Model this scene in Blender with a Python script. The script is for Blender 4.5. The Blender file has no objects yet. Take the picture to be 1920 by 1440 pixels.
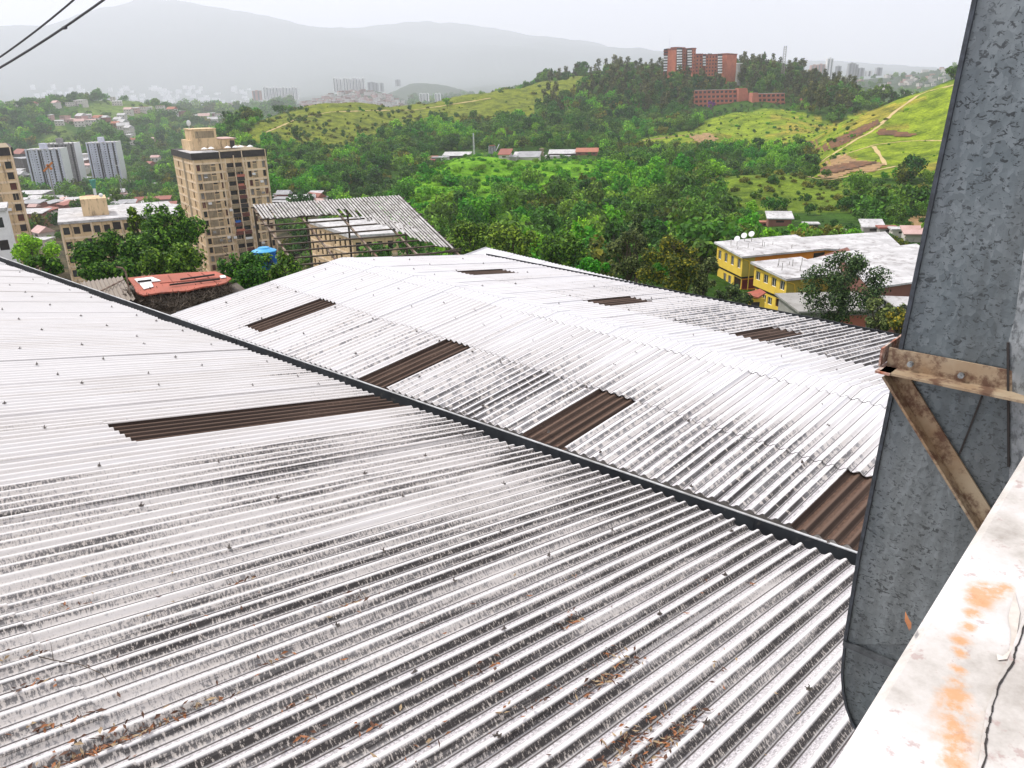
import bpy, math, random
import numpy as np
from mathutils import Vector, Matrix, Euler
R = math.radians
random.seed(7); rng = np.random.default_rng(7)
scn = bpy.context.scene
C = scn.collection

# ------------------------------------------------------------------ camera
F_PX, ROLL, HOR = 1450.0, 0.022, 165.0            # 1920x1440 photograph
PITCH = math.atan((720 - HOR) / F_PX)
cam = bpy.data.cameras.new("camera"); camo = bpy.data.objects.new("camera", cam); C.objects.link(camo)
cam.sensor_width = 36; cam.lens = F_PX / 1920 * 36; cam.clip_start = 0.05; cam.clip_end = 60000
camo.matrix_world = Matrix.Rotation(math.pi/2 - PITCH, 4, 'X') @ Matrix.Rotation(-ROLL, 4, 'Z')
scn.camera = camo
# ------------------------------------------------------------------ world, sun, exposure
SUN_EL, SUN_AZ = R(52), R(-62)                    # azimuth from +Y (view direction), clockwise positive
w = bpy.data.worlds.new("World"); scn.world = w; w.use_nodes = True
nt = w.node_tree; nt.nodes.clear()
n_out = nt.nodes.new('ShaderNodeOutputWorld'); n_bg = nt.nodes.new('ShaderNodeBackground')
n_sky = nt.nodes.new('ShaderNodeTexSky'); n_sky.sky_type = 'NISHITA'; n_sky.sun_disc = False
n_sky.sun_elevation = SUN_EL; n_sky.sun_rotation = SUN_AZ
n_sky.air_density = 1.0; n_sky.dust_density = 4.0
n_tc = nt.nodes.new('ShaderNodeTexCoord'); n_no = nt.nodes.new('ShaderNodeTexNoise')
n_no.inputs['Scale'].default_value = 2.2; n_no.inputs['Detail'].default_value = 5
n_rp = nt.nodes.new('ShaderNodeValToRGB')
n_rp.color_ramp.elements[0].color = (13.4, 13.4, 15.2, 1); n_rp.color_ramp.elements[0].position = .3
n_rp.color_ramp.elements[1].color = (15.8, 15.6, 16.0, 1); n_rp.color_ramp.elements[1].position = .65
n_mx = nt.nodes.new('ShaderNodeMix'); n_mx.data_type = 'RGBA'; n_mx.inputs[0].default_value = .86
L = nt.links.new
L(n_tc.outputs['Generated'], n_no.inputs['Vector']); L(n_no.outputs['Fac'], n_rp.inputs['Fac'])
L(n_sky.outputs['Color'], n_mx.inputs[6]); L(n_rp.outputs['Color'], n_mx.inputs[7])
L(n_mx.outputs[2], n_bg.inputs['Color']); n_bg.inputs['Strength'].default_value = 0.1
L(n_bg.outputs['Background'], n_out.inputs['Surface'])
sun = bpy.data.lights.new("sun", 'SUN'); suno = bpy.data.objects.new("sun", sun); C.objects.link(suno)
sun.energy = 4.6; sun.angle = R(5); sun.color = (1, .96, .9)
sd = Vector((math.sin(SUN_AZ)*math.cos(SUN_EL), math.cos(SUN_AZ)*math.cos(SUN_EL), math.sin(SUN_EL)))
suno.rotation_euler = sd.to_track_quat('Z', 'Y').to_euler()
scn.view_settings.view_transform = 'Standard'; scn.view_settings.look = 'None'
scn.view_settings.exposure = -0.22; scn.view_settings.gamma = 1
scn.cycles.volume_step_rate = 4; scn.cycles.volume_bounces = 8
scn.cycles.max_bounces = 10; scn.cycles.diffuse_bounces = 2; scn.cycles.transparent_max_bounces = 6

HAZE = 1.5e-4
# ------------------------------------------------------------------ pixel <-> world
cR = np.array([1, 0, 0.]); cF = np.array([0, math.cos(PITCH), -math.sin(PITCH)]); cU = np.array([0, math.sin(PITCH), math.cos(PITCH)])
cr, sr = math.cos(ROLL), math.sin(ROLL)
def ray(x, y):
    X = x - 960; Y = 720 - y
    return (X*cr + Y*sr)*cR + (-X*sr + Y*cr)*cU + F_PX*cF
def unit(v): v = np.array(v, float); return v/np.linalg.norm(v)
def proj(P):
    P = np.asarray(P, float); z = P @ cF; a = P @ cR / z * F_PX; b = P @ cU / z * F_PX
    return 960 + a*cr - b*sr, 720 - (a*sr + b*cr)
def at(x, y, d):
    """world point on the sight line of a pixel at horizontal distance d"""
    v = ray(x, y); return v * (d/math.hypot(v[0], v[1]))
def hit(x, y, P, n):
    v = ray(x, y); n = np.array(n); return v * ((np.array(P) @ n)/(v @ n))
def along(P, dr, xt, lo=0., hi=400.):
    """distance t from P along dr at which the point reaches image column xt"""
    P = np.array(P, float); dr = np.array(dr, float)
    f = lambda t: proj(P + dr*t)[0] - xt
    s = f(lo)
    for _ in range(60):
        m = (lo+hi)/2
        if (f(m) > 0) == (s > 0): lo = m
        else: hi = m
    return (lo+hi)/2
def azv(deg, el=0.):
    a, e = R(deg), R(el); return np.array([math.sin(a)*math.cos(e), math.cos(a)*math.cos(e), math.sin(e)])

# ------------------------------------------------------------------ tags
def tag(o, label=None, cat=None, group=None, kind=None):
    if label: o['label'] = label
    if cat: o['category'] = cat
    if group: o['group'] = group
    if kind: o['kind'] = kind
    return o
def empty(name, loc=(0, 0, 0), label=None, cat=None, group=None, rz=0):
    o = bpy.data.objects.new(name, None); C.objects.link(o); o.location = Vector(loc); o.rotation_euler = (0, 0, rz)
    o.empty_display_size = .3
    return tag(o, label, cat, group)
ZERO = (0, 0, 0)
class MB:
    """collects faces; build() links them as one mesh object"""
    def __init__(s): s.v = []; s.f = []; s.m = []; s.mi = 0
    def quad(s, a, b, c, d):
        n = len(s.v); s.v += [tuple(a), tuple(b), tuple(c), tuple(d)]; s.f.append((n, n+1, n+2, n+3)); s.m.append(s.mi)
    def poly(s, pts):
        n = len(s.v); s.v += [tuple(p) for p in pts]; s.f.append(tuple(range(n, n+len(pts)))); s.m.append(s.mi)
    def hexa(s, p):
        """8 corners: bottom 0-3, top 4-7"""
        n = len(s.v); s.v += [tuple(q) for q in p]
        for q in ((0, 3, 2, 1), (4, 5, 6, 7), (0, 1, 5, 4), (1, 2, 6, 5), (2, 3, 7, 6), (3, 0, 4, 7)):
            s.f.append(tuple(n+i for i in q)); s.m.append(s.mi)
    def box(s, P, dx, dy, dz):
        """P corner, three edge vectors"""
        P, dx, dy, dz = map(lambda t: np.array(t, float), (P, dx, dy, dz))
        s.hexa([P, P+dx, P+dx+dy, P+dy, P+dz, P+dx+dz, P+dx+dy+dz, P+dy+dz])
    def cbox(s, c, sx, sy, sz, rz=0.):
        c = np.array(c, float); ca, sa = math.cos(rz), math.sin(rz)
        X = np.array([ca, sa, 0])*sx; Y = np.array([-sa, ca, 0])*sy; Z = np.array([0, 0, sz])
        s.box(c - X/2 - Y/2, X, Y, Z)
    def prism(s, pts, off):
        off = np.array(off, float); a = [np.array(p, float) for p in pts]; b = [p+off for p in a]; k = len(a); n = len(s.v)
        s.v += [tuple(p) for p in a+b]
        s.f.append(tuple(range(n+k-1, n-1, -1))); s.f.append(tuple(range(n+k, n+2*k))); s.m += [s.mi]*2
        for i in range(k):
            j = (i+1) % k; s.f.append((n+i, n+j, n+k+j, n+k+i)); s.m.append(s.mi)
    def tube(s, pts, r, seg=6, r2=None):
        pts = [np.array(p, float) for p in pts]; k = len(pts); base = len(s.v)
        for i, p in enumerate(pts):
            t = unit(pts[min(i+1, k-1)] - pts[max(i-1, 0)]); a = np.array([0, 0, 1.]) if abs(t[2]) < .9 else np.array([1., 0, 0])
            e1 = unit(np.cross(t, a)); e2 = np.cross(t, e1)
            rr = r if r2 is None else r + (r2-r)*i/(k-1)
            for j in range(seg):
                an = 2*math.pi*j/seg; s.v.append(tuple(p + (e1*math.cos(an)+e2*math.sin(an))*rr))
        for i in range(k-1):
            for j in range(seg):
                a = base+i*seg+j; b = base+i*seg+(j+1) % seg
                s.f.append((a, b, b+seg, a+seg)); s.m.append(s.mi)
        s.f.append(tuple(base+j for j in range(seg))); s.f.append(tuple(base+(k-1)*seg+j for j in range(seg-1, -1, -1))); s.m += [s.mi]*2
    def bar(s, a, b, w, h, upv=(0, 0, 1)):
        a, b = np.array(a, float), np.array(b, float); t = unit(b-a); sd = unit(np.cross(t, upv)); u = np.cross(sd, t)
        s.box(a - sd*w/2 - u*h/2, b-a, sd*w, u*h)
    def build(s, name, mats, parent=None, smooth=False, origin=None):
        me = bpy.data.meshes.new(name); v = np.array(s.v, float)
        off = np.array(origin if origin is not None else ZERO, float)
        me.from_pydata([tuple(q) for q in v - off], [], s.f)
        if not isinstance(mats, (list, tuple)): mats = [mats]
        for m in mats: me.materials.append(m)
        if len(mats) > 1: me.polygons.foreach_set('material_index', s.m)
        if smooth: me.polygons.foreach_set('use_smooth', [True]*len(me.polygons))
        me.update()
        o = bpy.data.objects.new(name, me); C.objects.link(o)
        if parent is not None:
            o.parent = parent
            o.location = Vector(off)
        else: o.location = Vector(off)
        return o
def shift(mb, root):
    """vertices from world into the frame of an unrotated parent"""
    L0 = np.array(root.location); mb.v = [tuple(np.array(q)-L0) for q in mb.v]; return mb
def part(mb, name, mat, root, **k):
    return shift(mb, root).build(name, mat, root, **k)
def sub(mb, name, mat, prt, **k):
    r = prt.parent; shift(mb, r); return mb.build(name, mat, prt, **k)

# ------------------------------------------------------------------ materials
MATS = {}
def new_mat(name):
    m = bpy.data.materials.new(name); m.use_nodes = True; t = m.node_tree; t.nodes.clear()
    o = t.nodes.new('ShaderNodeOutputMaterial'); b = t.nodes.new('ShaderNodeBsdfPrincipled')
    t.links.new(b.outputs[0], o.inputs[0]); MATS[name] = m
    return m, t, b
def N(t, kind, **k):
    n = t.nodes.new(kind)
    for a, v in k.items():
        if a.startswith('i_'):
            key = a[2:].replace('_', ' ')
            n.inputs[int(key) if key.isdigit() else key].default_value = v
        else: setattr(n, a, v)
    return n
def ramp(t, src, stops):
    r = t.nodes.new('ShaderNodeValToRGB'); e = r.color_ramp.elements
    while len(e) < len(stops): e.new(.5)
    for q, (p, c) in zip(e, stops):
        q.position = p; q.color = (*c, 1) if len(c) == 3 else c
    t.links.new(src, r.inputs['Fac']); return r.outputs['Color']
def mixc(t, fac, a, b, mode='MIX'):
    m = t.nodes.new('ShaderNodeMix'); m.data_type = 'RGBA'; m.blend_type = mode
    for k, v in ((0, fac), (6, a), (7, b)):
        if hasattr(v, 'is_linked') or hasattr(v, 'links'): t.links.new(v, m.inputs[k])
        elif k == 0: m.inputs[0].default_value = v
        else: m.inputs[k].default_value = (*v, 1) if len(v) == 3 else v
    return m.outputs[2]
def math_(t, op, a, b=None, c=None, clamp=False):
    m = t.nodes.new('ShaderNodeMath'); m.operation = op; m.use_clamp = clamp
    for i, v in enumerate((a, b, c)):
        if v is None: continue
        if isinstance(v, (int, float)): m.inputs[i].default_value = v
        else: t.links.new(v, m.inputs[i])
    return m.outputs[0]
def noise(t, vec, scale, detail=4, rough=.6, dist=0.):
    n = N(t, 'ShaderNodeTexNoise'); n.inputs['Scale'].default_value = scale; n.inputs['Detail'].default_value = detail
    n.inputs['Roughness'].default_value = rough; n.inputs['Distortion'].default_value = dist
    if vec is not None: t.links.new(vec, n.inputs['Vector'])
    return n.outputs['Fac']
def scaled(t, vec, sc):
    m = N(t, 'ShaderNodeMapping'); m.inputs['Scale'].default_value = sc; t.links.new(vec, m.inputs['Vector']); return m.outputs[0]
def bump(t, b, h, strength=.3, dist=.02):
    n = N(t, 'ShaderNodeBump'); n.inputs['Strength'].default_value = strength; n.inputs['Distance'].default_value = dist
    t.links.new(h, n.inputs['Height']); t.links.new(n.outputs[0], b.inputs['Normal'])
def plain(name, c1, c2=None, scale=3., rough=.8, metal=0., dirt=0., dirtc=(.05, .04, .03), stretch=(1, 1, 1), rnd=0.):
    """two-tone weathered surface; dirt = share covered by stains with a shape of their own"""
    if name in MATS: return MATS[name]
    m, t, b = new_mat(name); c2 = c2 or tuple(q*.75 for q in c1)
    tc = N(t, 'ShaderNodeTexCoord').outputs['Object']; v = scaled(t, tc, stretch)
    col = mixc(t, ramp(t, noise(t, v, scale), [(.35, (0, 0, 0)), (.65, (1, 1, 1))]), c1, c2)
    if dirt > 0:
        d = ramp(t, noise(t, v, scale*2.7, 7, .7), [(.62-dirt*.35, (0, 0, 0)), (.72-dirt*.3, (1, 1, 1))])
        col = mixc(t, math_(t, 'MULTIPLY', d, .75), col, dirtc)
    if rnd > 0:
        oi = N(t, 'ShaderNodeObjectInfo').outputs['Random']
        hs = N(t, 'ShaderNodeHueSaturation'); t.links.new(col, hs.inputs['Color'])
        t.links.new(math_(t, 'MULTIPLY_ADD', oi, rnd, 1-rnd/2), hs.inputs['Value']); col = hs.outputs[0]
    t.links.new(col, b.inputs['Base Color']); b.inputs['Roughness'].default_value = rough; b.inputs['Metallic'].default_value = metal
    return m
PITCHC = .177
def roof_mat(name, base, dirt_shade, lo, hi, flank, blot, mid=(.34, .32, .335), dark_bias=.34, groove=.9, tk=48., doff=.0, thin=.85):
    """fibre-cement sheet. UV: x = metres along the corrugation, y = metres across. lo/hi: dirt cover threshold."""
    m, t, b = new_mat(name)
    uv = N(t, 'ShaderNodeUVMap').outputs[0]
    sep = N(t, 'ShaderNodeSeparateXYZ'); t.links.new(uv, sep.inputs[0]); U, V = sep.outputs[0], sep.outputs[1]
    ph = math_(t, 'MULTIPLY', V, 2*math.pi/PITCHC)
    prof = math_(t, 'MULTIPLY_ADD', math_(t, 'COSINE', ph), .5, .5)      # 1 on the crest, 0 in the trough
    at_ = N(t, 'ShaderNodeAttribute', attribute_name='dirt').outputs['Fac']
    long_ = noise(t, scaled(t, uv, (.35, 9, 1)), 1.0, 5, .65)           # streaks that follow the corrugation
    fine = noise(t, scaled(t, uv, (34, 90, 1)), 1.0, 5, .75)            # grain
    tick = noise(t, scaled(t, uv, (tk, tk*.5, 1)), 1.0, 4, .75)        # short ticks across the flank
    big = noise(t, scaled(t, uv, (.5, .8, 1)), 1.0, 5, .6)
    speck = noise(t, scaled(t, uv, (tk*.7, tk*.9, 1)), 1.0, 4, .8)
    frac = math_(t, 'FRACT', math_(t, 'DIVIDE', V, PITCHC))
    band = lambda st: ramp(t, frac, [(p, (q, q, q)) for p, q in st])
    FL = band([(.05, 0), (.13, 1), (.33, 1), (.42, .15), (.90, 0), (.97, 0)])   # flank turned from the sun: moss ticks, its shade put into the colour
    LN = band([(.385, 0), (.42, 1), (.45, 1), (.49, 0)])                        # line at its foot: trough dirt and a shadow line painted in
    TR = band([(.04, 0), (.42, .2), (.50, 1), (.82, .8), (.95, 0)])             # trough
    s = math_(t, 'MULTIPLY_ADD', math_(t, 'MULTIPLY_ADD', long_, 2.2, -.6), .6, math_(t, 'MULTIPLY', big, .38))
    s = math_(t, 'ADD', s, at_)
    D = ramp(t, s, [(lo, (0, 0, 0)), (hi, (1, 1, 1))])
    warm = mixc(t, noise(t, uv, 1.3, 3), base, tuple(q*.88 for q in base))
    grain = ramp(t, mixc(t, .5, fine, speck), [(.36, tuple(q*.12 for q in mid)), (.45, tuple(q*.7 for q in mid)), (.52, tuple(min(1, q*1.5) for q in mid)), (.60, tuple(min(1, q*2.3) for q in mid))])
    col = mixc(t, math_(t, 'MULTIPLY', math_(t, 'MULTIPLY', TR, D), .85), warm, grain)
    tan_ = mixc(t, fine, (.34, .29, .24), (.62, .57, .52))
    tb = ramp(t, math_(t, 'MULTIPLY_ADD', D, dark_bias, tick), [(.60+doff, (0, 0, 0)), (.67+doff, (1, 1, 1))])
    fl = mixc(t, tb, tan_, dirt_shade)
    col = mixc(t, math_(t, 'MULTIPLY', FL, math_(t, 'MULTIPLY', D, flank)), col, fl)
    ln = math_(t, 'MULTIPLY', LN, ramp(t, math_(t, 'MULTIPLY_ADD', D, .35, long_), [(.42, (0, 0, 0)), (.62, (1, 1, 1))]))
    col = mixc(t, math_(t, 'MULTIPLY', ln, groove), col, dirt_shade)
    th_l = math_(t, 'MULTIPLY', band([(.40, 0), (.43, 1), (.45, 1), (.475, 0)]), ramp(t, noise(t, scaled(t, uv, (.8, 7, 1)), 1.0, 5, .7), [(.36, (.12, .12, .12)), (.52, (1, 1, 1))]))  # thin shadow line painted along every rib, clean sheets too
    col = mixc(t, math_(t, 'MULTIPLY', th_l, thin), col, tuple(min(1, q*4) for q in dirt_shade))
    k = D
    # moss and lichen blotches
    lic = ramp(t, noise(t, scaled(t, uv, (16, 30, 1)), 1.0, 6, .8), [(.60, (0, 0, 0)), (.66, (1, 1, 1))])
    col = mixc(t, math_(t, 'MULTIPLY', math_(t, 'MULTIPLY', lic, blot), k), col, (.42, .41, .36))
    spot = ramp(t, noise(t, scaled(t, uv, (22, 22, 1)), 1.0, 2, .5), [(.76, (0, 0, 0)), (.79, (1, 1, 1))])
    col = mixc(t, math_(t, 'MULTIPLY', spot, .8), col, (.03, .025, .02))
    t.links.new(col, b.inputs['Base Color']); b.inputs['Roughness'].default_value = .9; b.inputs['Specular IOR Level'].default_value = .2
    bump(t, b, math_(t, 'ADD', fine, tick), .35, .004)
    return m
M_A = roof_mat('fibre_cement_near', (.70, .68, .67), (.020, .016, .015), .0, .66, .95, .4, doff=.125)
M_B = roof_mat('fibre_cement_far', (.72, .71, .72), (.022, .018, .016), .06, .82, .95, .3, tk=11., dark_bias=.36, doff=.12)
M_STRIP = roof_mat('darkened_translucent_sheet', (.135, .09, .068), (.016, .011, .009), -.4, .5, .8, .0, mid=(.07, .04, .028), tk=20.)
for n_ in M_STRIP.node_tree.nodes:
    if n_.type == 'MIX' and not n_.inputs[6].is_linked and tuple(round(c_, 2) for c_ in n_.inputs[6].default_value[:3]) == (.34, .29, .24): n_.inputs[6].default_value = (.06, .038, .028, 1); n_.inputs[7].default_value = (.15, .10, .075, 1)
M_GUT = plain('black_painted_gutter', (.018, .02, .024), (.035, .04, .045), 2.5, .5, 0, .12, (.1, .09, .08))
M_LIP = plain('white_eave_lip', (.55, .56, .57), (.3, .3, .3), 4, .6)
M_HOOK = plain('weathered_hook_bolt', (.05, .045, .04), (.16, .13, .11), 40, .7)
M_WALLW = plain('dirty_warehouse_wall', (.45, .42, .38), (.3, .28, .25), 1.5, .9, 0, .2)
M_BEIGE = plain('tan_render', (.70, .52, .31), (.58, .42, .24), .5, .9, 0, .28, (.19, .13, .08), (1, 1, .25))
M_BEIGE2 = plain('tan_render_light', (.78, .63, .45), (.68, .53, .36), .5, .9, 0, .22, (.24, .17, .11), (1, 1, .25))
M_PANEL = plain('stained_grey_tan_panel', (.34, .27, .17), (.24, .19, .12), .8, .9, 0, .3, (.12, .09, .06), (1, 1, .35))
M_DARK = plain('dark_opening', (.012, .010, .010), (.03, .022, .02), 1.5, .35)
M_GLASS = plain('window_glass_dark', (.03, .035, .04), (.06, .065, .07), .7, .15)
M_BRICKRED = plain('red_brown_panel', (.16, .045, .03), (.09, .03, .022), 1.5, .8)
M_CHAR = plain('charcoal_fascia', (.02, .018, .017), (.04, .033, .03), 1.5, .8)
M_WROOF = plain('white_flat_roof', (.58, .57, .57), (.38, .37, .37), .45, .85, 0, .30, (.22, .20, .19), (1, 1, 1))
M_GTOWER = plain('pale_grey_tower_wall', (.62, .63, .72), (.52, .53, .62), .2, .85, 0, .1, (.25, .25, .27))
M_GTOWER2 = plain('dark_grey_tower_wall', (.30, .28, .28), (.22, .21, .21), .25, .85, 0, .2, (.12, .11, .1))  # darker grey of the middle slab tower
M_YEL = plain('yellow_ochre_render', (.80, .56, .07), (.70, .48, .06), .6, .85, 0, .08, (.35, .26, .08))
M_OLI = plain('shaded_yellow_render', (.42, .34, .06), (.36, .30, .055), .6, .85)  # darker yellow front walls; the side away from the sun put into colour
M_ORA = plain('shaded_orange_render', (.66, .24, .02), (.56, .20, .02), .6, .85)  # orange front walls; darker tone stands for the side away from the sun
M_RED = plain('red_painted_surface', (.40, .10, .06), (.30, .085, .05), 1, .8, 0, .1, (.2, .05, .04))
M_MAROON = plain('maroon_shutter', (.16, .015, .012), (.11, .012, .01), 1, .7)
M_BROWN = plain('brown_pink_render', (.20, .085, .06), (.15, .06, .045), .5, .85)
M_WHITE = plain('white_paint', (.80, .80, .80), (.7, .7, .7), 1, .7)
M_BRICK = plain('orange_red_brick', (.52, .17, .095), (.42, .12, .07), .3, .9, 0, .05, (.2, .06, .04))
M_BRICKD = plain('dark_red_brick', (.26, .07, .045), (.2, .055, .035), .3, .9)
M_PINKT = plain('pinkish_terrace_brick', (.50, .17, .11), (.40, .13, .09), .3, .9)
M_BLUE = plain('blue_polyethylene', (.01, .13, .50), (.012, .10, .38), 1.2, .4)
M_BLUE2 = plain('light_blue_lid', (.05, .36, .66), (.04, .3, .6), 1.2, .45)
M_RUST = plain('rusty_angle_iron', (.40, .32, .22), (.28, .18, .10), 9, .75, .1, .42, (.07, .018, .01), (1, 1, 1))
M_RUSTR = plain('red_rust_plate', (.42, .12, .05), (.6, .52, .45), 24, .8, .1, .5, (.12, .03, .015))
M_POLE = plain('rusty_pipe', (.16, .09, .06), (.34, .28, .22), 2.2, .7, .1, .3, (.07, .03, .02))
M_PURL = plain('dark_wooden_purlin', (.05, .035, .028), (.12, .09, .07), 1.5, .85)
M_EARTH = plain('bare_orange_earth', (.40, .24, .10), (.20, .13, .05), .4, 1., 0, .3, (.12, .06, .035))
M_EARTHD = plain('dark_red_landslip_earth', (.22, .09, .03), (.06, .03, .012), .30, 1., 0, .3, (.05, .03, .015))
M_PATH = plain('worn_dirt_track', (.52, .38, .19), (.42, .32, .14), .1, 1.)
M_BARK = plain('bark', (.10, .075, .05), (.055, .042, .03), 2, .95)
M_BARKL = plain('pale_bark', (.26, .23, .18), (.16, .14, .11), 2, .95)
M_CABLE = plain('black_cable', (.02, .02, .022), (.03, .03, .035), 8, .5)
M_CONC = plain('grey_concrete', (.33, .32, .30), (.25, .24, .22), .6, .9, 0, .15, (.12, .11, .1))
M_ROAD = plain('pale_road', (.48, .45, .41), (.4, .38, .34), .3, .9)

def leaf_mat(name, c1, c2, c3, rnd=.5, trans=.25):
    m, t, b = new_mat(name)
    geo = N(t, 'ShaderNodeNewGeometry'); oi = N(t, 'ShaderNodeObjectInfo').outputs['Random']
    tc = N(t, 'ShaderNodeTexCoord').outputs['Object']
    rn = geo.outputs['Random Per Island']
    col = ramp(t, rn, [(0, c1), (.55, c2), (1, c3)])
    hs = N(t, 'ShaderNodeHueSaturation'); t.links.new(col, hs.inputs['Color'])
    t.links.new(math_(t, 'MULTIPLY_ADD', oi, rnd*1.5, 1-rnd*.65), hs.inputs['Value'])
    t.links.new(math_(t, 'MULTIPLY_ADD', oi, -.06, .53), hs.inputs['Hue'])
    t.links.new(hs.outputs[0], b.inputs['Base Color']); b.inputs['Roughness'].default_value = .7
    b.inputs['Specular IOR Level'].default_value = .2
    tr = N(t, 'ShaderNodeBsdfTranslucent'); t.links.new(hs.outputs[0], tr.inputs['Color'])
    mx = N(t, 'ShaderNodeMixShader'); mx.inputs[0].default_value = trans
    t.links.new(b.outputs[0], mx.inputs[1]); t.links.new(tr.outputs[0], mx.inputs[2])
    out = [n for n in t.nodes if n.type == 'OUTPUT_MATERIAL'][0]; t.links.new(mx.outputs[0], out.inputs[0])
    return m
L_DARK = leaf_mat('foliage_dark', (.027, .067, 0.013), (.057, .142, 0.019), (.114, .247, 0.023))
L_MID = leaf_mat('foliage_mid', (.040, .100, 0.015), (.090, .220, 0.022), (.180, .380, 0.033))
L_BRI = leaf_mat('foliage_bright', (.045, .15, .01), (.11, .36, .016), (.24, .56, .03))
L_OLI = leaf_mat('foliage_olive', (.035, .065, 0.013), (.119, .145, 0.020), (.255, .255, 0.028))
L_GREY = leaf_mat('foliage_grey_green', (.032, .045, 0.012), (.072, .088, 0.025), (.160, .168, 0.044))
L_YEL = leaf_mat('foliage_yellowing', (.042, .070, .017), (.126, .154, .028), (.476, .364, .028))
L_PUR = leaf_mat('bougainvillea_purple', (.10, .02, .12), (.2, .04, .22), (.3, .08, .3))
L_DRY = leaf_mat('dry_brush', (.03, .02, .016), (.10, .07, .055), (.22, .16, .13), trans=0.)

L_NEAR = leaf_mat('foliage_garden', (.012, .035, 0.007), (.06, .15, 0.017), (.24, .42, 0.039), rnd=.3)
L_NOLI = leaf_mat('foliage_garden_olive', (.015, .028, .012), (.055, .095, .03), (.20, .27, .08), rnd=.3)
# ------------------------------------------------------------------ terrain (height field in bearing / distance)
CP = []   # x, y, distance
def cp(*a): CP.extend(a)
# left valley and town floor
cp((-500, 800, 40), (-150, 800, 40), (100, 760, 45), (300, 700, 45), (480, 690, 45), (700, 640, 50), (-400, 640, 120), (-100, 600, 130), (150, 590, 130), (420, 580, 130))
cp((-400, 500, 230), (20, 520, 200), (200, 520, 200), (420, 530, 215), (20, 415, 330), (180, 405, 330), (330, 400, 330), (450, 400, 330), (-400, 430, 330))
cp((-300, 370, 640), (30, 352, 700), (120, 352, 740), (230, 330, 760), (300, 335, 640), (400, 335, 520))
# green hill with villas
cp((-300, 300, 1000), (20, 290, 1000), (80, 265, 1080), (150, 262, 1100), (110, 232, 1250), (200, 255, 1150), (260, 270, 1050), (330, 300, 900), (420, 300, 800), (330, 255, 1300), (420, 265, 1100),
   (-300, 220, 1500), (0, 208, 1500), (60, 206, 1500), (130, 196, 1500), (200, 192, 1480), (270, 197, 1480), (300, 208, 1500), (340, 222, 1700), (420, 230, 1700), (250, 222, 1350))
cp((-300, 230, 1900), (0, 222, 1900), (150, 214, 1900), (270, 212, 1900), (360, 214, 2400), (430, 212, 2600), (500, 212, 2600), (360, 222, 3200))
# far valley, plain and the mountain
cp((-400, 206, 4500), (0, 203, 4500), (200, 202, 4500), (400, 199, 4500), (-400, 190, 8000), (0, 186, 8000), (250, 186, 8000), (450, 186, 8000))
cp((-400, 152, 9500), (0, 148, 9500), (300, 138, 9500), (500, 135, 9500), (800, 135, 9500), (1100, 135, 9500), (1400, 135, 9500), (1700, 140, 9500))
cp((-500, 75, 12000), (-200, 64, 12000), (0, 55, 12000), (200, 38, 12000), (400, 30, 12000), (560, 38, 12000), (640, 50, 12000), (760, 62, 12000), (900, 67, 12000), (1050, 78, 12000), (1200, 90, 12000), (1400, 108, 12000), (1600, 122, 12000), (1900, 128, 12000), (2300, 130, 12000))
cp((0, 60, 13500), (600, 60, 13500), (1200, 105, 13500), (1900, 135, 13500))
# barrio hill and far green hill
cp((540, 200, 2600), (600, 188, 2800), (640, 174, 3000), (700, 171, 3000), (740, 180, 3000), (780, 200, 2800), (660, 198, 2500), (520, 208, 3000), (640, 190, 3600), (750, 192, 3500))
cp((740, 172, 4200), (765, 158, 4200), (790, 156, 4200), (830, 160, 4200), (870, 170, 4200), (920, 184, 4200), (800, 190, 5200), (700, 186, 5200))
# main ridge
cp((430, 246, 560), (500, 224, 600), (560, 208, 640), (610, 198, 660), (680, 200, 680), (760, 199, 700), (860, 186, 740), (950, 175, 780), (1010, 166, 800), (1080, 152, 820), (1140, 148, 840), (1220, 146, 850), (1300, 144, 830), (1380, 142, 830), (1440, 148, 820), (1500, 160, 820), (1560, 180, 800), (1620, 196, 780))
cp((430, 275, 800), (560, 250, 900), (680, 250, 950), (800, 235, 1000), (950, 215, 1100), (1100, 190, 1150), (1250, 180, 1150), (1400, 180, 1150), (1550, 210, 1100), (1700, 220, 1000))
cp((500, 262, 500), (560, 250, 520), (640, 240, 560), (760, 235, 600), (880, 225, 640), (1000, 212, 680), (1100, 200, 720), (1200, 192, 740), (1300, 190, 740), (1400, 188, 740))
cp((520, 310, 420), (600, 300, 450), (720, 285, 490), (850, 272, 520), (980, 255, 560), (1100, 245, 600), (1200, 235, 640), (1280, 222, 660))
cp((540, 372, 300), (640, 350, 350), (740, 322, 400), (820, 306, 425), (900, 297, 430), (1000, 296, 430), (1100, 291, 440), (1180, 282, 460))
# bright hump
cp((690, 400, 235), (740, 366, 262), (790, 335, 285), (840, 308, 310), (890, 297, 330), (950, 299, 335), (1020, 300, 335), (1090, 304, 335), (1160, 312, 330), (1240, 322, 325), (1300, 332, 320))
cp((700, 440, 290), (800, 352, 345), (900, 322, 372), (1050, 318, 380), (1180, 318, 385), (1280, 316, 400))
cp((780, 400, 215), (880, 350, 260), (980, 350, 260), (1080, 350, 255), (1180, 365, 245), (860, 420, 185), (980, 410, 190), (1100, 420, 180), (1220, 420, 185), (1300, 400, 215))
cp((600, 600, 90), (760, 560, 90), (880, 520, 100), (1000, 540, 90), (1150, 590, 75), (1300, 620, 68), (1450, 660, 62), (1650, 700, 55), (1900, 700, 55), (800, 480, 140), (1000, 470, 135), (1200, 480, 125), (1320, 520, 100))
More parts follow.
